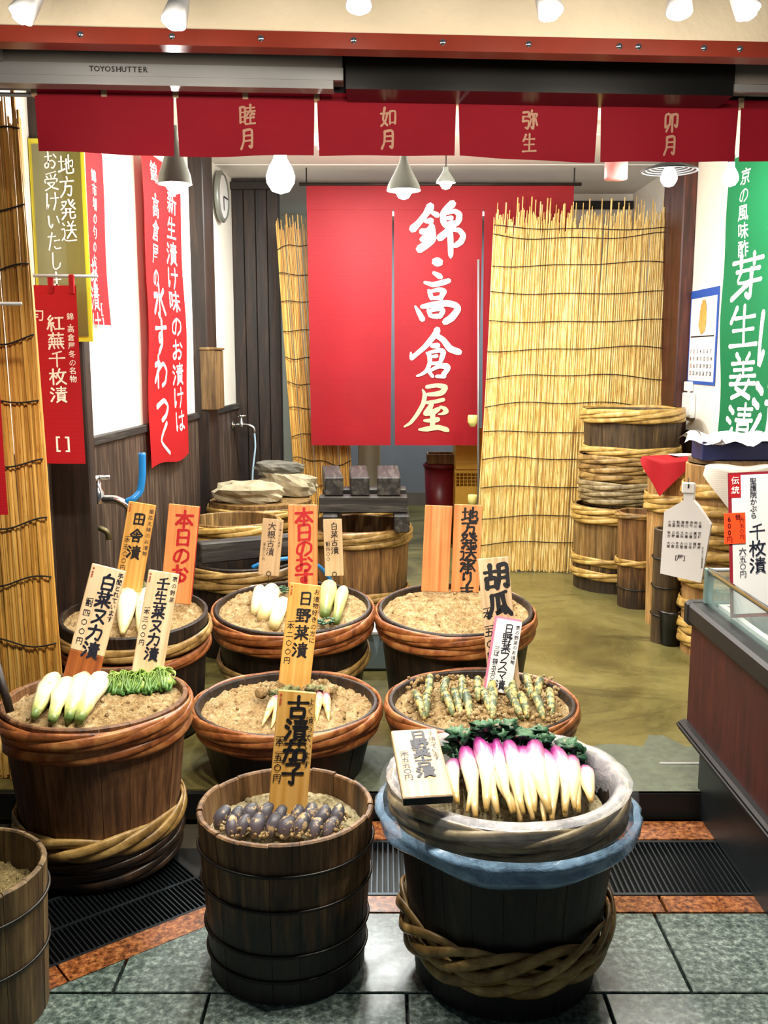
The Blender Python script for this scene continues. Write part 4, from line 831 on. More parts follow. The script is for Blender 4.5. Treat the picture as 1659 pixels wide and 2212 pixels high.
ob('tube', MB().tube([(q.x - .22, 5.92, CEIL - .07), (q.x + .22, 5.92, CEIL - .07)], .014, 10), 'tube', fl)
light('tube_light', 'AREA', (q.x, 5.92, CEIL - .09), 80, (.95, 1, .98), (.45, .05), (q.x, 5.92, 0))
fl2 = thing('ceiling_light', 'unseen fluorescent fitting added to brighten the back room behind the red curtain', 'lamp', (0, 0, 0))  # added fitting, hidden by the curtain, to lift the dim back room
ob('fitting_body', MB().cbox((-.1, 8.55, CEIL - .055), (.9, 8.7, CEIL - .001), .006), 'white_pl', fl2); ob('tube', MB().tube([(-.06, 8.62, CEIL - .07), (.86, 8.62, CEIL - .07)], .014, 10), 'tube', fl2)
light('tube_light', 'AREA', (.4, 8.62, CEIL - .09), 40, (.92, .97, 1), (.9, .05), (.4, 8.62, 0))
q = at(1248, 393, 5.6); tag(ob('ceiling_plate', MB().cbox((q.x - .09, 5.55, CEIL - .018), (q.x + .09, 5.65, CEIL - .001), .004), 'sign_tan'), 'thin tan plate fixed to the ceiling', 'plate')
# spotlights in front of the header
spots = [(45, 34, .75, 'first spotlight at the picture side of the bracket'), (375, 48, .35, ''), (775, 14, 0, ''), (1190, 28, -.4, ''), (1467, 26, .1, ''), (1617, 26, -.6, '')]
SL = ['clamp spotlight tilted aside above the olive poster', 'clamp spotlight above the long shutter housing', 'clamp spotlight above the end of the shutter housing', 'clamp spotlight above the black casing', 'clamp spotlight above the far end of the black casing', 'clamp spotlight above the short shutter housing']
for (px, py, lean, _), lab in zip(spots, SL):
    p = at(px, py, 2.30); root = thing('clamp_spotlight', lab, 'spotlight', p, (R(-16), lean * .7, 0), 'spotlights along the header')
    ob('bulb', MB().lathe([(0, -.016), (.014, -.012), (.021, 0), (.019, .012), (.013, .03), (.011, .05)], 20), 'bulb', root, True)
    ob('lamp_housing', MB().lathe([(.028, -.002), (.030, .0), (.025, .035), (.021, .06), (.020, .12), (.014, .128), (0, .128)], 20), 'alu', root, True)
    ob('bracket_arm', MB().tube([(0, 0, .12), (0, .05, .20), (0, .10, .24)], .008, 8), 'alu', root, True)
    light('spot_light', 'SPOT', p + Vector((0, -.02, -.04)), 62, (1, .93, .80), .03, (p.x * .95, 2.95, .35), 100, .7)
    light('spill_light', 'POINT', p + Vector((0, -.06, -.05)), 5.0, (1, .90, .74), .03)
# ================================================================ SIGN BOARDS
def sign(label, TL, TR_, BL, BR_, Yb, Yt, mat, cols, ink='ink', foot=.03, th=.010, wet=None, name='wooden_sign', extra=None, cat='sign'):
    B = at((BL[0] + BR_[0]) / 2, (BL[1] + BR_[1]) / 2, Yb); T = at((TL[0] + TR_[0]) / 2, (TL[1] + TR_[1]) / 2, Yt)
    Wd = ((TR_[0] - TL[0]) * zc(T) + (BR_[0] - BL[0]) * zc(B)) / 2 / F
    v = (B - T); L = v.length; v.normalize(); ux = Vector((1, 0, 0)); ux = (ux - v * ux.dot(v)).normalized(); n_ = v.cross(ux).normalized()
    root = thing(name, label, cat, B)
    mtx = Matrix((ux, -v, n_)).transposed().to_4x4()            # local x right, y up the board, z to the reader
    root.rotation_euler = mtx.to_euler()
    lo = 0 if not wet else wet * L
    bd_ = ob('board', MB().cbox((-Wd / 2, lo - (foot if not wet else 0), -th), (Wd / 2, L, 0), .0025), mat, root)
    if wet: ob('soaked_foot', MB().cbox((-Wd / 2, -foot, -th), (Wd / 2, lo, 0), .0025), 'sign_wet', root)
    f = lambda u, w_, z=0: Vector((u, L - w_, z))
    inks = {}
    for c in cols:
        k = c[7] if len(c) > 7 else ink; mb = inks.setdefault(k, MB())
        column(mb, f, c[0], c[1] * Wd / 2, c[2] * L, c[3] * Wd, *(c[4:7]))
    for k, mb in inks.items(): ob('lettering', mb, k, bd_)
    if extra: extra(root, Wd, L)
    return root
tiny = ('錦・高倉屋', -.82, .03, .07, 1.05, 1., .1, 'ink_red')
G = dict
def sfn(fn, rim, dx=0): return fn
Yk = 2.98
sign('pale wooden sign for bran-pickled white cabbage with soaked foot', (200, 1221), (270, 1229), (135, 1455), (216, 1458), Yk, Yk + .07, 'sign_pale',
     [('白菜ヌカ漬', .18, .06, .50, .98, 1., .14), ('一割四〇〇円', -.58, .28, .22, 1.25, 1., .1), ('手間とれています', .80, .03, .17, 1.05), tiny], 'ink_blue', wet=.20)
sign('pale wooden sign for bran-pickled mibuna greens', (320, 1236), (388, 1234), (284, 1452), (350, 1456), Yk + .02, Yk + .09, 'sign_pale',
     [('壬生菜ヌカ漬', .10, .05, .46, .98, 1., .14), ('一本三〇〇円', -.66, .34, .20, 1.25, 1., .1), ('京の野菜', .80, .03, .17, 1.3), tiny], 'ink_blue')
Yd = 3.72
sign('brown wooden sign for country-style pickles', (278, 1083), (337, 1090), (248, 1256), (308, 1262), Yd + .04, Yd + .1, 'sign_ye',
     [('田舎漬', -.02, .12, .50, 1.2, 1., .15), ('一本五〇〇円', -.62, .40, .22, 1.15), ('歯応え味のお漬物', .78, .06, .17, 1.3, 1., .09, 'ink_grey'), tiny])
def rededge(root, Wd, L): ob('red_edge', MB().box((Wd / 2, 0, -.0095), (Wd / 2 + .0015, L, -.0005)), 'ink_red', root)
sign('orange wooden sign with red lettering and one red edge', (365, 1090), (431, 1092), (346, 1285), (414, 1290), Yd + .06, Yd + .1, 'sign_or', [('本日のお', .1, .05, .62, .95, 1., .16, 'ink_red'), ('す', .05, .72, .5, 1., 1., .12, 'ink_red')], 'ink_red', extra=rededge)
Ym = 4.10
sign('orange wooden sign with red lettering between two small cards', (622, 1090), (686, 1090), (622, 1262), (686, 1262), Ym + .16, Ym + .2, 'sign_or', [('本日のおすす', .08,   .03, .66, .80, 1., .16, 'ink_red')], 'ink_red')
def clip(root, Wd, L):
    ob('wire_stem', MB().tube([(0, -.12, -.006), (0, .02, -.006)], .0016, 6), 'wire', root)
    ob('clip_ring', MB().tube([(.010 * math.cos(6.283 * i / 16), .008 + .010 * math.sin(6.283 * i / 16), .002) for i in range(17)], .0016, 6, False), 'wire', root)
sign('small grey card for old radish pickles on a wire', (568, 1120), (613, 1122), (557, 1242), (603, 1244), Ym + .18, Ym + .19, 'sign_tan', [('大根古漬', -.05, .06, .40, 1.0, 1., .09), ('一本五〇〇円', -.62, .4, .16, 1.1), ('よく漬っています', .75, .04, .13, 1.2)], 'ink_grey', foot=0, th=.003, name='price_card', extra=clip)
sign('small pinkish card for old cabbage pickles on a wire', (698, 1121), (738, 1121), (702, 1244), (743, 1244), Ym + .18, Ym + .19, 'sign_tan', [('白菜古漬', .15, .06, .42, 1.02, 1., .1), ('一割四〇〇', -.60, .36, .24, 1.1)], 'ink', foot=0, th=.003, name='price_card', extra=clip)
sign('orange wooden sign for hinona turnips standing in the pink turnip tub', (626, 1258), (693, 1265), (601, 1472), (671, 1470), 3.44, 3.52, 'sign_ye',
     [('日野菜漬', .12, .07, .48, 1.12, 1., .14), ('一本二〇〇円', -.62, .36, .23, 1.18, 1., .1), ('お漬物好きの方に', .80, .04, .19, 1.15), tiny])
sign('orange wooden sign for old eggplant pickles', (601, 1490), (683, 1496), (579, 1744), (663, 1744), 2.40, 2.46, 'sign_ye',
     [('古漬茄子', .12, .03, .62, .93, 1., .14), ('一本一五〇円', -.68, .36, .24, 1.12, 1., .11), ('よく漬っています', .78, .05, .20, 1.15), tiny])
sign('blank orange wooden board stuck in the bare rice bran', (919, 1092), (977, 1092), (910, 1264), (970, 1264), Ym + .16, Ym + .2, 'sign_or', [])
sign('orange wooden sign offering delivery stuck in the bare rice bran', (983, 1090), (1041, 1090), (974, 1264), (1036, 1266), Ym + .15, Ym + .19, 'sign_or', [('地方発送承りま', .12, .02, .60, .78, 1., .15)])
sign('tan wooden cucumber sign with bold lettering', (1032, 1207), (1098, 1202), (1056, 1488), (1124, 1478), 3.40, 3.50, 'sign_tan', [('胡瓜', .10, .04, .88, 1.02, .95, .18), ('一本一五〇円', -.66, .35, .32, 1.2, 1., .12)])
def pinkback(root, Wd, L): ob('pink_backing', MB().box((-Wd / 2 - .008, .02 * L, -.004), (Wd / 2 - .004, L + .006, -.0021)), 'pink', root)
sign('white paper card with pink backing fixed to the cucumber sign', (1076, 1336), (1126, 1342), (1046, 1492), (1106, 1498), 3.375, 3.425, 'paper', [('日野菜フスマ漬', .05, .05, .40, .92, 1., .11), ('三ば一袋五五〇円', -.62, .38, .22, .92, 1., .09), ('京の野菜のお漬物', .74, .06, .17, 1.15)], 'ink_blue', foot=0, th=.002, name='price_card', extra=pinkback)
# ================================================================ FRESH TURNIP TUB: lining, label, turnips
fr_ = random.Random(11)
def liner(prof, N=90, amp=.006, seed=1, freq=3.):
    mb = MB(); vs = []
    for i, (r_, z_) in enumerate(prof):
        for j in range(N):
            a = 2 * math.pi * j / N; d2 = noise.noise(Vector((math.cos(a) * 2.2, math.sin(a) * 2.2, seed))); d = noise.noise(Vector((math.cos(a) * freq * 2, math.sin(a) * freq * 2, z_ * 30 + seed))) + .6 * noise.noise(Vector((math.cos(a) * freq * 6, math.sin(a) * freq * 6, z_ * 60 + seed)))
            vs.append((pH.x + (r_ + d * amp) * math.cos(a), pH.y + (r_ + d * amp) * math.sin(a), pH.z + z_ + d * amp * .7 + (d2 * .016 * min(1, max(0, (-z_ - .06) / .06)))))
    fs = [(i * N + j, i * N + (j + 1) % N, (i + 1) * N + (j + 1) % N, (i + 1) * N + j) for i in range(len(prof) - 1) for j in range(N)]
    return mb.add(vs, fs)
bag = thing('plastic_bag', 'crinkled plastic bag folded over the rim of the large turnip tub', 'bag', (pH.x, pH.y, pH.z))
def bag_part(name, mb, mat): o = ob(name, mb, mat, bag, True); o.location = (-pH.x, -pH.y, -pH.z); return o
bag_part('bag_lining', liner([(rH * .30, -.20), (rH * .75, -.19), (rH * .90, -.12), (rH - .028, -.03), (rH - .020, .004), (rH - .006, .014), (rH + .008, .012), (rH + .020, .004)], amp=.0045, seed=2, freq=4.), 'film')
bag_part('bag_band', liner([(rH + .020, .004), (rH + .034, -.012), (rH + .038, -.03), (rH + .036, -.055), (rH + .030, -.066)], amp=.003, seed=2, freq=4.), 'film_thin')
bag_part('bag_skirt', liner([(rH + .028, -.064), (rH + .038, -.072), (rH + .044, -.082), (rH + .036, -.094), (rH + .041, -.106), (rH + .030, -.120), (rH + .012, -.134), (rH - .004, -.144), (rH - .016, -.148)], amp=.010, seed=5, freq=1.6), 'film_blue')
sign('thick pale wooden sign lying across the plastic-lined tub', (846, 1576), (941, 1574), (868, 1722), (982, 1718), 2.06, 2.32, 'sign_tan', [('日野菜古漬', .12, .03, .36, .90, 1.1, .17), ('一本五五〇円', -.62, .30, .20, 1.0, 1., .1), ('よく漬っています', .70, .03, .15, .9)], 'ink_blue', foot=0, th=.022, extra=lambda root, Wd, L: ob('dark_edge', MB().box((-Wd / 2 + .001, -.0015, -.021), (Wd / 2 - .001, .0005, -.003)), 'black', root))
bran('pale bran paste deep inside the large turnip tub', pH, Matrix.Identity(3), rH * .84, .075, 'nuka_pale', .02, .01, 13)
def root_veg(name, label, cat, top, tip, r, mat, bend=(0, 0, 0), group=None, prof=None, leaves=None, n=10, lump=.10):
    top, tip = Vector(top), Vector(tip); bend = Vector(bend); prof = prof or [.55, .95, 1., .92, .8, .66, .5, .34, .12]; m_ = len(prof)
    pts = [top.lerp(tip, i / (m_ - 1)) + bend * math.sin(math.pi * i / (m_ - 1)) for i in range(m_)]
    root = thing(name, label, cat, top, group=group)
    mbv = MB().tube(pts, [r * q for q in prof], n); mbv.v = [tuple(Vector(p) + noise.noise_vector(Vector(p) * (26 if lump < .2 else 34)) * r * lump) for p in mbv.v]
    o = ob('root_body', mbv, mat, root, True); o.location = -top
    if leaves:
        lm, cnt, ls, lmode = leaves; rg = random.Random(int(top.x * 9999)); d0 = (top - tip).normalized(); mb = MB()
        for k in range(cnt):
            dv = (d0 + Vector((rg.uniform(-.9, .9), rg.uniform(-.6, .9), rg.uniform(-.1, 1.0))) * .9).normalized()
            b0_ = top - d0 * r * .2; l1 = b0_ + dv * ls * rg.uniform(.5, 1.)
            mb.tube([b0_, b0_.lerp(l1, .5), l1], [r * .28, r * .22, r * .2], 5)
            if lmode: mb.blob(l1, (ls * rg.uniform(.2, .5), ls * rg.uniform(.2, .5), ls * rg.uniform(.12, .30)), k + top.x * 50, 1.3, 12, 8, 3.4)
        o2 = ob('leaf_stub', mb, lm, root, True); o2.location = -top
    return root
# turnips heaped in two bundles and one small one, tops away from the street
HL = 'purple-topped white turnip in the bundle %s'; HG = 'purple-topped turnips in the lined tub'
TP = [(985, 1640, 1000, 1752, 20), (1005, 1622, 1035, 1764, 21), (1030, 1610, 1055, 1768, 22), (1040, 1604, 1082, 1768, 20), (1062, 1606, 1102, 1772, 23), (1075, 1600, 1115, 1770, 20), (1090, 1606, 1122, 1775, 21),
      (1108, 1612, 1132, 1772, 22), (1118, 1624, 1150, 1772, 23), (1140, 1618, 1160, 1774, 24), (1156, 1610, 1184, 1770, 23), (1170, 1622, 1200, 1772, 22), (1190, 1626, 1216, 1766, 22), (1200, 1640, 1222, 1768, 20), (1228, 1648, 1240, 1758, 22), (1242, 1652, 1258, 1754, 23), (1256, 1664, 1278, 1742, 20), (1020, 1640, 1020, 1765, 17), (1180, 1650, 1172, 1775, 17), (1096, 1650, 1098, 1776, 17)]
for k, (x0, y0, x1, y1, wv) in enumerate(TP):
    Yt_ = 2.40 + .015 * math.sin(k * 2.1); g_ = random.Random(k + 40); a = at(x0 + g_.uniform(-7, 7), y0 + g_.uniform(-10, 12), Yt_); b = at(x1 + g_.uniform(-12, 12), y1 + g_.uniform(-26, 2), 2.085 + .03 * g_.random())
    root_veg('turnip', HL % ('beside the thick pale sign' if k < 8 else 'behind the middle of the lined tub' if k < 14 else 'against the bare film'), 'turnip', a, b, wv * zc(a) / F * g_.uniform(.68, .95), 'hinona', (g_.uniform(-.016, .016), 0, .012 + g_.uniform(0, .022)), HG, [.55, .9, 1., .98, .9, .78, .62, .45, .25], ('leaf', 3, .058, True))
bran('heap of bran and turnip pieces under the turnips in the lined tub', Vector((pH.x + .02, pH.y + .01, pH.z - .035)), Matrix.Rotation(R(8), 3, 'X'), rH * .62, .03, 'nuka_pale', .04, .012, 14)
# ---- vegetables in the other tubs
def onbed(px, py, z): return gz(px, py, z)
zk = pK.z - .012
for k, (x0, y0, x1, y1, w_) in enumerate([(118, 1462, 76, 1548, 38), (150, 1470, 112, 1556, 38), (184, 1462, 148, 1552, 40), (222, 1460, 172, 1556, 42)]):
    a, b = onbed(x0, y0, zk + .030), onbed(x1, y1, zk + .016)
    root_veg('white_cabbage', ['pickled white cabbage head nearest the brown stick', 'pickled white cabbage head second from the brown stick', 'pickled white cabbage head third from the brown stick', 'pickled white cabbage head with a dark green leaf tip'][k], 'cabbage', a, b, w_ * zc(a) / F * .52, 'hakusai', (0, 0, .012), 'pickled white cabbages', [.55, .9, 1., 1., .94, .84, .72, .58, .42], None, 14, .22)
def greens(px, py, z, s_, seed, lab):
    c = onbed(px, py, z); root = thing('mibuna_bundle', lab, 'greens', c, group='mibuna bundles'); rg = random.Random(seed); mb = MB()
    for k in range(46):
        a = Vector((rg.uniform(-.45, .45), .5 + rg.uniform(-.1, .15), rg.uniform(.1, .55))) * s_; b = Vector((rg.uniform(-.7, .5), -.65 + rg.uniform(-.15, .3), rg.uniform(-.05, .15))) * s_; m1 = a.lerp(b, .5) + Vector((rg.uniform(-.25, .25), 0, rg.uniform(.25, .55))) * s_
        pts = catmull([a, m1, b], 4); mb.tube(pts, [.05 * s_ + .03 * s_ * math.sin(i) for i in range(len(pts))], 5, flat=.6)
    ob('leaf_strands', mb, 'green', root, True, kind='stuff')
    ob('folded_heart', MB().blob((0, .1 * s_, .15 * s_), (.52 * s_, .62 * s_, .34 * s_), seed, .5, 14, 9, 3.), 'green', root, True)
for k, (x, y) in enumerate(((268, 1488), (308, 1486), (348, 1482))): greens(x, y, zk + .004, .075, k + 2, ['green mibuna bundle next to the white cabbages', 'green mibuna bundle between two others', 'green mibuna bundle next to the tub rim'][k])
tag(ob('stirring_stick', MB().tube([at(-12, 1420, 2.72), at(22, 1538, 2.66)], .012, 10), 'dkwood_z', None, True), 'dark brown wooden stick resting in the reddish cabbage tub', 'stick')
# pink turnips
zn = pN.z - .016
for k, (x0, y0, x1, y1) in enumerate([(598, 1506, 566, 1568), (612, 1502, 586, 1572), (690, 1498, 684, 1560), (703, 1500, 710, 1558), (676, 1500, 664, 1562), (640, 1506, 610, 1574)]):
    a, b = onbed(x0, y0, zn + .024), onbed(x1, y1, zn + .004)
    root_veg('bran_turnip', 'slim pink-topped turnip half sunk in rice bran', 'turnip', a, b, .017, 'hinona_nuka', (0, 0, .006), 'pink turnips in bran', None, ('leaf_dull', 3, .045, True))
mb = MB(); rg = random.Random(3)
for k in range(60): x = rg.uniform(560, 730); mb.blob(onbed(x, 1484 + rg.uniform(-8, 14), zn + rg.uniform(.0, .035)), rg.uniform(.008, .020), k, .6, 8, 6)
tag(ob('bran_clumps', mb, 'nuka', None, True), 'ridge of bran clumps over the pink turnip leaves', 'rice bran', kind='stuff')
# cucumbers
zc_ = pC.z - .012; CG = 'bran-coated cucumbers'; rg = random.Random(5)
for k in range(11):
    x = 892 + k * 29; a, b = onbed(x + rg.uniform(-5, 5), 1492 + rg.uniform(-8, 6), zc_ + .035), onbed(x + 14 + rg.uniform(-16, 18), 1548 + rg.uniform(-4, 6), zc_ + .005)
    root_veg('cucumber', 'bran-coated pickled cucumber in the lower row by the cucumber sign', 'cucumber', a, b, .0155, 'cuke', (0, 0, .016), CG, [.5, .85, 1., 1., 1., .98, .9, .75, .4])
for k in range(8):
    x = 930 + k * 34; a, b = onbed(x, 1462 + rg.uniform(-5, 8), zc_ + .050), onbed(x + 6 + rg.uniform(-14, 14), 1512 + rg.uniform(-4, 6), zc_ + .018)
    root_veg('cucumber', 'bran-coated pickled cucumber in the upper row by the cucumber sign', 'cucumber', a, b, .0155, 'cuke', (0, 0, .014), CG, [.5, .85, 1., 1., 1., .98, .9, .75, .4])
mb = MB()
for k in range(420): x = rg.uniform(880, 1210); mb.blob(onbed(x, rg.uniform(1460, 1560), zc_ + rg.uniform(.0, .034)), rg.uniform(.003, .010), k, .6, 7, 5)
tag(ob('bran_clumps', mb, 'nuka', None, True), 'bran clumps scattered over the cucumbers', 'rice bran', kind='stuff')
# eggplants
ze = pE.z - .085; rg = random.Random(8)
for k in range(17):
    rowk = k % 2; x = 486 + k * 15.6; y0 = 1742 + (22 if rowk else 0) + rg.uniform(-4, 4) + 6 * math.sin((k - 8) / 8 * 1.5) ** 2
    a, b = onbed(x + rg.uniform(0, 8), y0, ze + (.044 if rowk else .050)), onbed(x + rg.uniform(-20, -4), y0 + 46, ze + .012)
    root_veg('eggplant', 'small wrinkled grey-purple pickled eggplant in the %s row' % ('front' if rowk else 'back'), 'eggplant', a, b, .0165 * rg.uniform(.85, 1.15), 'eggp', (0, 0, .012), 'pickled eggplants', [.4, .8, .95, 1., 1.08, 1.1, 1.02, .8, .4], None, 12, .22)
mb = MB()
for k in range(260): x = rg.uniform(476, 750); mb.blob(onbed(x, rg.uniform(1752, 1808), ze + rg.uniform(.01, .040)), rg.uniform(.002, .006), k, .6, 7, 5)
tag(ob('bran_clumps', mb, 'nuka', None, True), 'bran clumps scattered over the pickled eggplants', 'rice bran', kind='stuff')
# radishes
zd = pD.z
def bedz(p, rim, rot):     # height of the tilted bed under a point
    return rim.z + (p.y - rim.y) * math.tan(rot.to_euler().x) - .01
def lay(rim, rot, px, py, dz):
    z = rim.z
    for _ in range(4): p = gz(px, py, z); z = bedz(p, rim, rot) + dz
    return gz(px, py, z)
for k, (x0, y0, x1, y1, w_, m_) in enumerate([(282, 1268, 264, 1366, 42, 'daikon'), (322, 1276, 304, 1370, 38, 'daikon')]):
    a, b = lay(pD, mD, x0, y0, .03), lay(pD, mD, x1, y1, .012)
    root_veg('radish', 'whole white radish with leaf stub under the country pickle sign', 'radish', a, b, w_ * zc(a) / F * .52, m_, (0, 0, .012), 'whole radishes', [.5, .9, 1., 1., .95, .85, .7, .5, .2], ('leaf_dull', 6, .055, True), 12)
RD = [(562, 1272, 552, 1324, 26, 'daikon', 'dusty cut radish chunk nearest the small grey card'), (588, 1274, 570, 1334, 36, 'daikon', 'bright white cut radish chunk'), (612, 1300, 592, 1352, 30, 'daikon', 'pale radish half hidden by the hinona sign'),
      (712, 1262, 702, 1330, 34, 'pickle', 'pale folded pickled cabbage beside the hinona sign'), (742, 1272, 726, 1344, 26, 'pickle', 'slim yellow-green pickled leaf bundle')]
for k, (x0, y0, x1, y1, w_, m_, lab) in enumerate(RD):
    a, b = lay(pM, mM, x0, y0, .026), lay(pM, mM, x1, y1, .012)
    root_veg('radish' if m_ == 'daikon' else 'pickled_greens', lab, 'radish' if m_ == 'daikon' else 'greens', a, b, w_ * zc(a) / F * .52, m_, (0, 0, .010), None, [.8, 1., 1., .98, .96, .94, .9, .85, .7] if m_ == 'daikon' else [.6, .95, 1., .98, .9, .8, .75, .7, .5], None, 12)
for px, py, lab in ((612, 1278, 'dark curly radish leaves beside the white radish chunk'), (704, 1348, 'dark leaf scraps in front of the folded cabbage')):
    c = lay(pM, mM, px, py, .015); mb = MB(); rg = random.Random(px)
    for k in range(26): mb.blob(Vector((rg.uniform(-.03, .03), rg.uniform(-.04, .04), rg.uniform(-.005, .02))), (rg.uniform(.004, .012), rg.uniform(.006, .014), .004), k, .8, 7, 5)
    tag(ob('radish_leaves', mb, 'leaf', None, True, c), lab, 'leaves')
# ================================================================ STONES AND BEAMS
lid = ob('tub_lid', MB().lathe([(0, p14.z + .0), (r14 * .98, p14.z + .0), (r14 * .98, p14.z + .02), (0, p14.z + .02)], 32), 'tub_light'); lid.location = (p14.x, p14.y, .003); tag(lid, 'round wooden lid under the flat stones', 'lid')
def stone(label, px0, px1, py0, py1, Y, z, mat, seed, dp=.16):
    a, b = at(px0, (py0 + py1) / 2, Y), at(px1, (py0 + py1) / 2, Y); w_ = (b.x - a.x) / 2; hh = (py1 - py0) * zc(a) / F * .56
    mb = MB().blob((0, 0, 0), (w_ * 1.12, dp, hh * 1.15), seed, .35, 22, 12, 2.2)
    mb.v = [(x, y, max(-hh * .8, min(hh * .75 + .012 * noise.noise(Vector((x * 9, y * 9, seed))), z_))) for x, y, z_ in mb.v]
    o = ob('weight_stone', mb, mat, None, False, (a.x + w_, Y, z + hh * .8)); return tag(o, label, 'stone')
zl = p14.z + .024
stone('broad pale weight stone at the front of the lid', 470, 608, 1046, 1094, 5.98, zl, 'stone', 3, .15)
stone('tilted pale weight stone beside the stacked beams', 568, 682, 1026, 1080, 6.2, zl + .01, 'stone', 5, .09).rotation_euler = (0, R(6), 0)
stone('grey weight stone lying highest on the pile', 556, 648, 1000, 1034, 6.25, zl + .13, 'stone_dk', 7, .11)
stone('flat pale stone wedged behind the front weight stone', 506, 578, 1030, 1054, 6.22, zl + .02, 'stone', 9, .08)
def beam(label, a, b, w_, h_, mat='dkwood_y', group=None):
    a, b = Vector(a), Vector(b); d = b - a; L = d.length; o = ob('timber_beam', MB().cbox((-w_ / 2, 0, 0), (w_ / 2, L, h_), .006), mat, None, False, a)
    o.rotation_euler = d.to_track_quat('Y', 'Z').to_euler(); return tag(o, label, 'beam', group)
a, b = at(428, 1196, 4.62), at(648, 1168, 4.86); beam('long slanting black beam across the dark storage tub', (a.x, a.y, p12.z + .012), (b.x, b.y, p12.z + .012), .09, .10, 'dkwood_y')
zb0 = p13.z + .004
xl, xr = at(712, 1100, 5.3).x, at(868, 1100, 5.3).x
LBL = 'black timber end resting on the brown barrel rim under the cross beam'
beam('black timber under the cross beam on the side of the stones', (xl, 5.28, zb0), (xl, 5.95, zb0), .085, .095); beam('black timber under the cross beam on the side of the red bin', (xr, 5.28, zb0), (xr, 5.95, zb0), .085, .095)
beam('dark cross beam under the three short timbers', (at(690, 1066, 5.42).x, 5.42, zb0 + .097), (at(880, 1066, 5.42).x, 5.42, zb0 + .097), .12, .092, 'dkwood_y')
beam('second dark cross beam behind the first under the short timbers', (at(690, 1066, 5.42).x, 5.75, zb0 + .097), (at(880, 1066, 5.42).x, 5.75, zb0 + .097), .12, .092, 'dkwood_y')
for px, lab in ((722, 'short grey-topped timber on the cross beam beside the stones'), (778, 'middle one of three short timbers on the cross beam'), (840, 'short grey-topped timber on the cross beam toward the red bin')):
    x = at(px, 1020, 5.4).x; beam(lab, (x, 5.38, zb0 + .191), (x + (px - 778) * .0004 - .03, 5.98, zb0 + .191), .105 if px < 830 else .13, .105, 'dkwood_y')
# ================================================================ BACK ROOM AND WALL FITTINGS
q = at(952, 1000, 7.6)
rb_ = thing('red_bin', 'dark red plastic bin standing behind the orange signs', 'bin', (q.x, 7.6, FZ))
ob('bin_body', MB().lathe([(0, 0), (.105, 0), (.128, q.z - FZ - .03), (.122, q.z - FZ - .03), (.1, .01), (0, .01)], 28), 'red_pl', rb_, True); ob('bin_rim', MB().lathe([(.126, q.z - FZ - .03), (.138, q.z - FZ - .03), (.138, q.z - FZ - .005), (.126, q.z - FZ)], 28), 'red_pl', rb_, True)
ty = thing('wooden_tray', 'shallow wooden tray sitting on the dark red bin', 'tray', (q.x + .015, 7.6, q.z + .003))
ob('tray_base', MB().cbox((-.115, -.1, 0), (.115, .1, .012), .003), 'brownwood', ty)
for a, b in (((-.125, -.11, 0), (.125, -.098, .075)), ((-.125, .098, 0), (.125, .11, .075)), ((-.125, -.098, 0), (-.113, .098, .075)), ((.113, -.098, 0), (.125, .098, .075))): ob('tray_side', MB().cbox(a, b, .002), 'brownwood', ty)
cx0 = at(984, 1030, 7.3).x
for k, (z0, z1, lab) in enumerate(((FZ, .38, 'yellow plastic crate at the bottom of its stack'), (.385, .70, 'yellow plastic crate in the middle of its stack'), (.705, 1.0, 'yellow-orange plastic crate on top of its stack'))):
    cr = thing('crate', lab, 'crate', (cx0 + .15, 7.45, z0), group=None); h_ = z1 - z0
    for a, b in (((-.15, -.15, 0), (.15, -.14, h_ * .6)), ((-.15, .14, 0), (.15, .15, h_)), ((-.15, -.14, 0), (-.14, .14, h_)), ((.14, -.14, 0), (.15, .14, h_))): ob('crate_wall', MB().cbox(a, b, .003), 'yel_pl', cr)
    mb = MB()
    for i in range(11): mb.box((-.15 + i * .0295, -.15, h_ * .6), (-.145 + i * .0295, -.143, h_ - .02))
    for i in range(5): mb.box((-.15, -.149, h_ * .6 + i * h_ * .08), (.15, -.144, h_ * .6 + i * h_ * .08 + .004))
    ob('crate_lattice', mb, 'yel_pl', cr, kind='stuff'); ob('crate_rim', MB().box((-.158, -.158, h_ - .02), (.158, -.150, h_)), 'yel_pl', cr)
for py, lab in ((906, 'pale yellow plastic cap beside the reed screen, upper one'), (1078, 'pale yellow plastic cap beside the reed screen, lower one')):
    p = at(1021, py, 6.64); o = ob('yellow_cup', MB().lathe([(0, .03), (.03, .03), (.034, .018), (.034, -.02), (.027, -.03), (.02, -.05), (0, -.05)], 18), 'yel_lid', None, True, p); tag(o, lab, 'cap')
tag(ob('support_pole', MB().tube([(at(1033, 1240, 6.8).x, 6.8, FZ), (at(1033, 600, 6.8).x, 6.8, 2.2)], .008, 8), 'alu', None, True), 'thin grey pole behind the edge of the reed screen', 'pole')
bx_ = thing('plastic_tub', 'pale blue plastic container on the floor between two bran tubs', 'container', (-.04, 4.52, FZ))
ob('tub_body', MB().cbox((-.11, -.13, 0), (.11, .13, .19), .015), 'ltblue', bx_); ob('tub_rim', MB().cbox((-.12, -.14, .175), (.12, .14, .198), .006), 'white_pl', bx_)
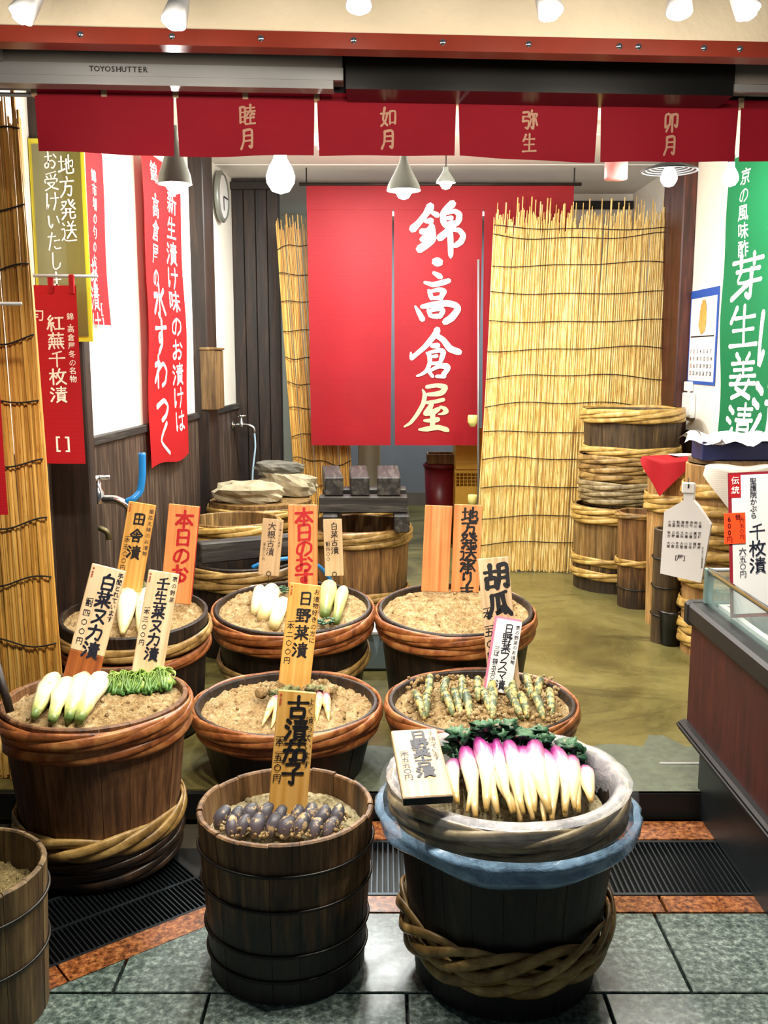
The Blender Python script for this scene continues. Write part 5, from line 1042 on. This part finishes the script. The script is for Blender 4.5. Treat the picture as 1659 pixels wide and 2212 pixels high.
# faucets on the left wall
def faucet(label, px, py, s_=1., hose=False):
    p = wallL(px, py); root = thing('faucet', label, 'faucet', p + Vector((.016, 0, 0)))
    ob('flange', MB().lathe([(0, 0), (.03 * s_, 0), (.03 * s_, .006), (.014 * s_, .014), (.012 * s_, .02)], 18, Matrix.Rotation(R(90), 4, 'Y')), 'chrome', root, True)
    ob('spout', MB().tube(catmull([Vector(v) * s_ for v in ((0, 0, 0), (.06, 0, 0), (.11, 0, -.002), (.14, 0, -.02), (.145, 0, -.05))], 4), .012 * s_, 10), 'chrome', root, True)
    ob('valve_stem', MB().lathe([(.016 * s_, -.012 * s_), (.017 * s_, .02 * s_), (.010 * s_, .03 * s_), (.008 * s_, .055 * s_), (0, .055 * s_)], 14, Matrix.Translation((.06 * s_, 0, 0))), 'chrome', root, True)
    mb = MB(); mb.tube([(.025 * s_, 0, .06 * s_), (.095 * s_, 0, .06 * s_)], .007 * s_, 8); mb.tube([(.06 * s_, -.035 * s_, .06 * s_), (.06 * s_, .035 * s_, .06 * s_)], .007 * s_, 8); ob('cross_handle', mb, 'chrome', root, True)
    return root, p
r1, p1 = faucet('chrome faucet with a blue hose bend on the weathered wainscot', 158, 1078, 1.5)
hp = [p1 + Vector(v) for v in ((.225, 0, -.01), (.25, .0, .0), (.275, .02, .03), (.285, .03, .10), (.285, .04, .19))]
tag(ob('hose', MB().tube(catmull(hp, 5), .015, 12), 'blue_pl', None, True), 'blue hose rising in a bend from the nearer faucet', 'hose')
r2, p2 = faucet('small chrome faucet high on the wainscot by the dark partition', 497, 918, 1.1)
r3, p3 = faucet('tarnished valve with a dark knob below the chrome faucet', 150, 1140, 1.0)
for c in r3.children: c.data.materials.clear(); c.data.materials.append(M['brass'])
ob('valve_pipe', MB().tube([(.0, 0, .10), (.0, 0, -.25)], .016, 10), 'black', r3, True)
hp = [p2 + Vector((.175, 0, -.05))] + [p2 + Vector(v) for v in ((.18, 0, -.16), (.16, -.02, -.34), (.15, -.03, -.60), (.16, -.05, FZ + .012 - p2.z), (.35, -.08, FZ + .012 - p2.z))]
tag(ob('hose', MB().tube(catmull(hp, 5), .007, 8), 'ltblue', None, True), 'thin grey-blue hose hanging from the far faucet', 'hose')
hp = [at(x, y, Y) for x, y, Y in ((545, 1226, 4.5), (580, 1212, 4.5), (640, 1206, 4.6), (690, 1224, 4.7), (720, 1262, 4.8))]
tag(ob('hose', MB().tube(catmull(hp, 5), .010, 8), 'blue_pl', None, True), 'blue hose lying over the dark storage tub behind the signs', 'hose')
ck = thing('wall_clock', 'round grey wall clock beside the dark wall post', 'clock', wallL(468, 425) + Vector((.02, 0, 0)), (0, R(90), la))
ob('clock_case', MB().lathe([(0, 0), (.165, 0), (.17, .02), (.15, .035), (.14, .028)], 36), 'shade', ck, True); ob('clock_face', MB().lathe([(0, .026), (.142, .027)], 36), 'white_pl', ck)
ob('clock_hand', MB().box((-.004, -.004, .028), (.09, .004, .031)), 'ink', ck); ob('clock_hand', MB().box((-.004, -.004, .031), (.004, .12, .033)), 'ink', ck)
p = wallL(430, 822)
bxw = thing('wooden_box', 'brown wooden box hung on the wall by the red banner', 'box', p + Vector((.035, 0, 0)))
ob('box_body', MB().cbox((0, -.14, -.18), (.10, .14, .19), .006), 'brownwood', bxw); ob('box_lid', MB().cbox((-.002, -.145, .19), (.108, .145, .205), .004), 'brownwood', bxw)
# right wall fittings
cp_ = wallR(1520, 728); cal = thing('calendar', 'blue-edged wall calendar with a small figure picture and dates', 'calendar', (WR - .004, cp_.y, cp_.z))
ch_ = .29; cw = .26
ob('backing', MB().box((-.004, -cw, -ch_), (.0, cw, ch_)), 'blue_pr', cal); ob('sheet', MB().box((-.006, -cw + .02, -ch_ + .02), (-.004, cw - .02, ch_ - .05)), 'paper', cal)
f_ = flat((-.0065, cw, ch_), (0, -1, 0), (0, 0, -1)); mb, mb2 = MB(), MB()
for i in range(4):
    for j in range(7):
        d = i * 7 + j + 1; t_ = str(d); row(mb2 if j == 0 else mb, f_, t_, .04 + j * .064, .36 + i * .045, .034, .5)
ob('dates', mb, 'ink', cal); ob('sunday_dates', mb2, 'ink_red', cal); ob('rule', MB().box((-.0068, -.22, .0), (-.006, .22, .008)), 'ink', cal)
ob('figure_picture', MB().blob((-.008, 0, .12), (.003, .07, .10), 4, .5, 12, 8), 'sign_ye', cal)
sw = thing('switch_box', 'white electric switch box low on the right wall', 'switch', wallR(1494, 872) + Vector((-.002, 0, 0)))
ob('box_body', MB().cbox((-.035, -.09, -.09), (0, .09, .07), .006), 'white_pl', sw); ob('breaker', MB().cbox((-.045, -.03, .08), (0, .03, .14), .004), 'white_pl', sw)
# black bucket with a stick
q = gz(1457, 1400, FZ); bk = thing('bucket', 'small black bucket on the floor before the narrow barrel', 'bucket', (q.x, q.y + .07, FZ)); bt_ = at(1457, 1318, q.y + .07).z - FZ
ob('bucket_body', MB().lathe([(0, 0), (.052, 0), (.066, bt_), (.071, bt_ + .003), (.071, bt_ - .01), (.066, bt_ - .012), (.062, bt_ - .01), (.05, .01), (0, .01)], 28), 'black_gl', bk, True)
tag(ob('stick', MB().tube([(q.x - .01, q.y + .08, FZ + .02), (q.x - .02, q.y + .11, FZ + bt_ + .20)], .007, 8), 'redwood', None, True), 'thin brown stick standing in the black bucket', 'stick')
# red cloth, towel, paper bag and tissues on the right barrels
def drape(label, mat, rim, R_, a0_, a1_, drop, name='cloth', inward=.14, seed=1, peak=None):
    def fn(i, j):
        a = a0_ + (a1_ - a0_) * i; q = j
        if q < .4: r_ = R_ - inward * (1 - q / .4); z = .012 + .004 * math.sin(i * 9)
        else:
            v = (q - .4) / .6; dd = drop * (1 - abs(2 * i - 1) * .92) if peak is None else drop * peak(i); r_ = R_ + .032 + .012 * v + .008 * math.sin(i * 11 + seed) * v; z = .010 - dd * v
        return Vector((rim.x + r_ * math.cos(a), rim.y + r_ * math.sin(a), rim.z + z))
    return tag(ob(name, MB().grid(fn, 18, 14), mat, None, True), label, 'cloth')
drape('red cloth corner hanging over the tall pale barrel', 'red_small', pD2, .203, R(185), R(262), .20, 'red_cloth')
drape('crumpled white towel hanging over the big new barrel', 'white_cl', pE2, .230, R(222), R(300), .23, 'towel', peak=lambda i: max(.12, 1 - abs(i - .4) * 2.0))
tag(ob('barrel_lid', MB().lathe([(0, .0), (.212, .0), (.212, .02), (0, .02)], 36), 'tub_in', None, False, (pE2.x, pE2.y, pE2.z + .006)), 'brown round lid on the big new barrel', 'lid')
nb_ = thing('tissue_box', 'navy box with white paper bags spilling over the big barrel lid', 'box', (pE2.x - .05, pE2.y - .08, pE2.z + .027))
ob('box_body', MB().cbox((-.16, -.08, 0), (.20, .08, .09), .006), 'navy', nb_)
rg = random.Random(4)
for k in range(6):
    x = -.17 + k * .06; w_ = .06
    def fn(i, j, x=x, k=k): return Vector((x + (i - .5) * .16 + .03 * math.sin(j * 3 + k), -.10 + .03 * math.sin(i * 4 + k) - .01 * k + .12 * j, .06 + .07 * math.sin(j * 2.2 + .4) + .012 * math.sin(i * 7 + k * 2)))
    ob('paper_sheet', MB().grid(fn, 6, 6), 'paper', nb_)
tag(ob('paper_slip', MB().box((-.06, -.05, 0), (.05, .05, .004)), 'paper', None, False, (pD2.x - .03, pD2.y - .06, pD2.z + .018), (0, 0, .3)), 'white paper slip lying on the red cloth', 'paper')
q0 = at(1482, 1145, 4.46)
bg = thing('paper_bag', 'white printed paper bag hanging from the big barrel', 'bag', q0, (0, 0, R(-14)))
W2, H2 = .108, .21
out = [(-W2, -H2), (W2 * .72, -H2 - .035), (W2, -.02 + .05), (W2 * .45, .115), (W2 * .22, .14), (W2 * .22, .215), (-W2 * .20, .215), (-W2 * .18, .14), (-W2 * .95, .085)]
n = len(out); mb = MB().add([(x, -.012, z) for x, z in out] + [(x * .98 + .012, .035, z) for x, z in out], [tuple(range(n)), tuple(range(2 * n - 1, n - 1, -1))] + [(i, n + i, n + (i + 1) % n, (i + 1) % n) for i in range(n)])
ob('bag_body', mb, 'paper', bg); ob('folded_top', MB().cbox((-W2 * .26, -.02, .175), (W2 * .26, .0, .225), .004), 'paper', bg); ob('hook', MB().tube([(0, -.02, .20), (0, -.025, .215), (0, .02, .24)], .003, 6), 'wire', bg)
f_ = flat((-W2, -.0125, .08), (1, 0, 0), (0, 0, -1)); mb = MB()
TT = '立春雨水啓蟄春分清明穀雨立夏小満芒種夏至小暑大暑立秋処暑白露秋分寒露霜降立冬小雪大雪冬至小寒大寒'
for i in range(24): column(mb, f_, TT[2 * i:2 * i + 2], .168 - (i % 8) * .0195, .035 + (i // 8) * .050, .0155, 1.05)
row(mb, f_, '[屋]', .055, .195, .028, .62); column(mb, f_, '京の冬のお漬物錦高倉屋', .185, .155, .009, 1.05); ob('lettering', mb, 'ink_grey', bg)
# ================================================================ SHOWCASE
sx0, sx1, sy0, sy1, szt = 1.03, 2.05, 1.45, 3.20, .735
sh = thing('showcase', 'mahogany-sided refrigerated showcase with glass guard and black bumpers', 'showcase', (sx0, sy1, 0))
def part(name, mb, mat, smooth=False, kind=None): o = ob(name, mb, mat, sh, smooth, kind=kind); o.location = (-sx0, -sy1, 0); return o
part('side_panel', MB().box((sx0 + .012, sy0, .30), (sx0 + .05, sy1 - .01, .70)), 'laminate')
part('end_panel', MB().box((sx0 + .05, sy1 - .05, .30), (sx1, sy1 - .01, .70)), 'laminate')
part('kick_plate', MB().box((sx0 + .045, sy0, 0), (sx1, sy1 - .06, .30)), 'kick')
part('lower_bumper', MB().cbox((sx0 - .014, sy0, .275), (sx0 + .05, sy1 + .005, .315), .008), 'rubber'); part('bumper_lip', MB().cbox((sx0 - .02, sy0, .290), (sx0 - .01, sy1 + .005, .303), .003), 'rubber')
part('top_bumper', MB().cbox((sx0 - .01, sy0, .665), (sx0 + .075, sy1, szt), .010), 'rubber'); part('bumper_cap', MB().cbox((sx0 - .014, sy1 - .045, .655), (sx0 + .08, sy1 + .008, szt + .004), .010), 'rubber')
part('back_bumper', MB().cbox((sx0 + .05, sy1 - .07, .665), (sx1, sy1, szt), .010), 'rubber')
part('well_rim', MB().box((sx0 + .078, sy0, szt - .02), (sx0 + .098, sy1 - .07, szt + .004)), 'tray'); part('well_rim', MB().box((sx0 + .098, sy1 - .092, szt - .02), (sx1, sy1 - .07, szt + .004)), 'tray')
part('well_lining', MB().box((sx0 + .098, sy0, szt - .14), (sx1, sy1 - .092, szt - .13)), 'slat'); part('well_wall', MB().box((sx0 + .098, sy1 - .10, szt - .13), (sx1, sy1 - .092, szt - .018)), 'tray')
for k in range(4): part('shelf_slat', MB().cbox((sx0 + .10, sy1 - .20 - k * .20, szt - .09), (sx1, sy1 - .13 - k * .20, szt - .075), .004), 'slat' if k % 2 else 'tray')
gx, gyy, gzz = sx0 + .045, sy1 - .035, .848
part('glass_guard', MB().box((gx, sy0, szt), (gx + .006, gyy, gzz)), 'glass'); part('glass_guard', MB().box((gx + .006, gyy - .006, szt), (sx1, gyy, gzz)), 'glass')
part('guard_rail', MB().tube([(gx + .003, sy0, gzz), (gx + .003, gyy, gzz)], .009, 12), 'chrome', True); part('guard_rail', MB().tube([(gx + .003, gyy - .003, gzz), (sx1, gyy - .003, gzz)], .007, 12), 'alu', True)
part('corner_post', MB().cbox((gx - .008, gyy - .022, szt), (gx + .018, gyy + .004, gzz + .008), .003), 'slat')
# price card behind the guard
pc0, pc1 = at(1604, 1028, 2.93), at(1600, 1300, 2.93)
pcW = .235; cz0, cz1 = szt + .004, at(1590, 1026, 2.93).z
pc = thing('price_card', 'white price card with crimson border standing in the showcase', 'card', (pc0.x, 2.96, cz0), (R(-5), R(-2.5), 0))
hC = cz1 - cz0
ob('card_border', MB().box((0, 0, 0), (pcW, .003, hC)), 'red_bd', pc); ob('card_sheet', MB().box((.010, -.0012, .012), (pcW - .01, 0, hC - .008)), 'paper', pc); rt_ = ob('red_tab', MB().box((.004, -.002, hC - .078), (.038, -.0012, hC - .006)), 'ink_red', pc)
f_ = flat((0, -.002, hC), (1, 0, 0), (0, 0, -1)); mb = MB(); column(mb, f_, '聖護院かぶら', .076, .018, .0215, 1.0); column(mb, f_, '千枚漬', .086, .160, .052, 1.0, 1., .10); column(mb, f_, '六五〇円', .040, .235, .024, .98); ob('lettering', mb, 'ink_blue', pc)
mb = MB(); column(mb, flat((0, -.0022, hC), (1, 0, 0), (0, 0, -1)), '伝統', .021, .012, .026, 1.15); ob('tab_lettering', mb, 'print_white', rt_)
st_ = ob('price_sticker', MB().cbox((-.016, -.004, hC - .222), (.050, -.0012, hC - .125), .0008), 'orange_st', pc)
mb = MB(); f2 = flat((-.016, -.0045, hC - .125), (1, 0, 0), (0, 0, -1)); column(mb, f2, '600円', .015, .008, .021, 1.0); column(mb, f2, '替', .042, .004, .018); column(mb, f2, '六五〇円', .054, .014, .016, 1.1); ob('sticker_lettering', mb, 'ink_maroon', st_)
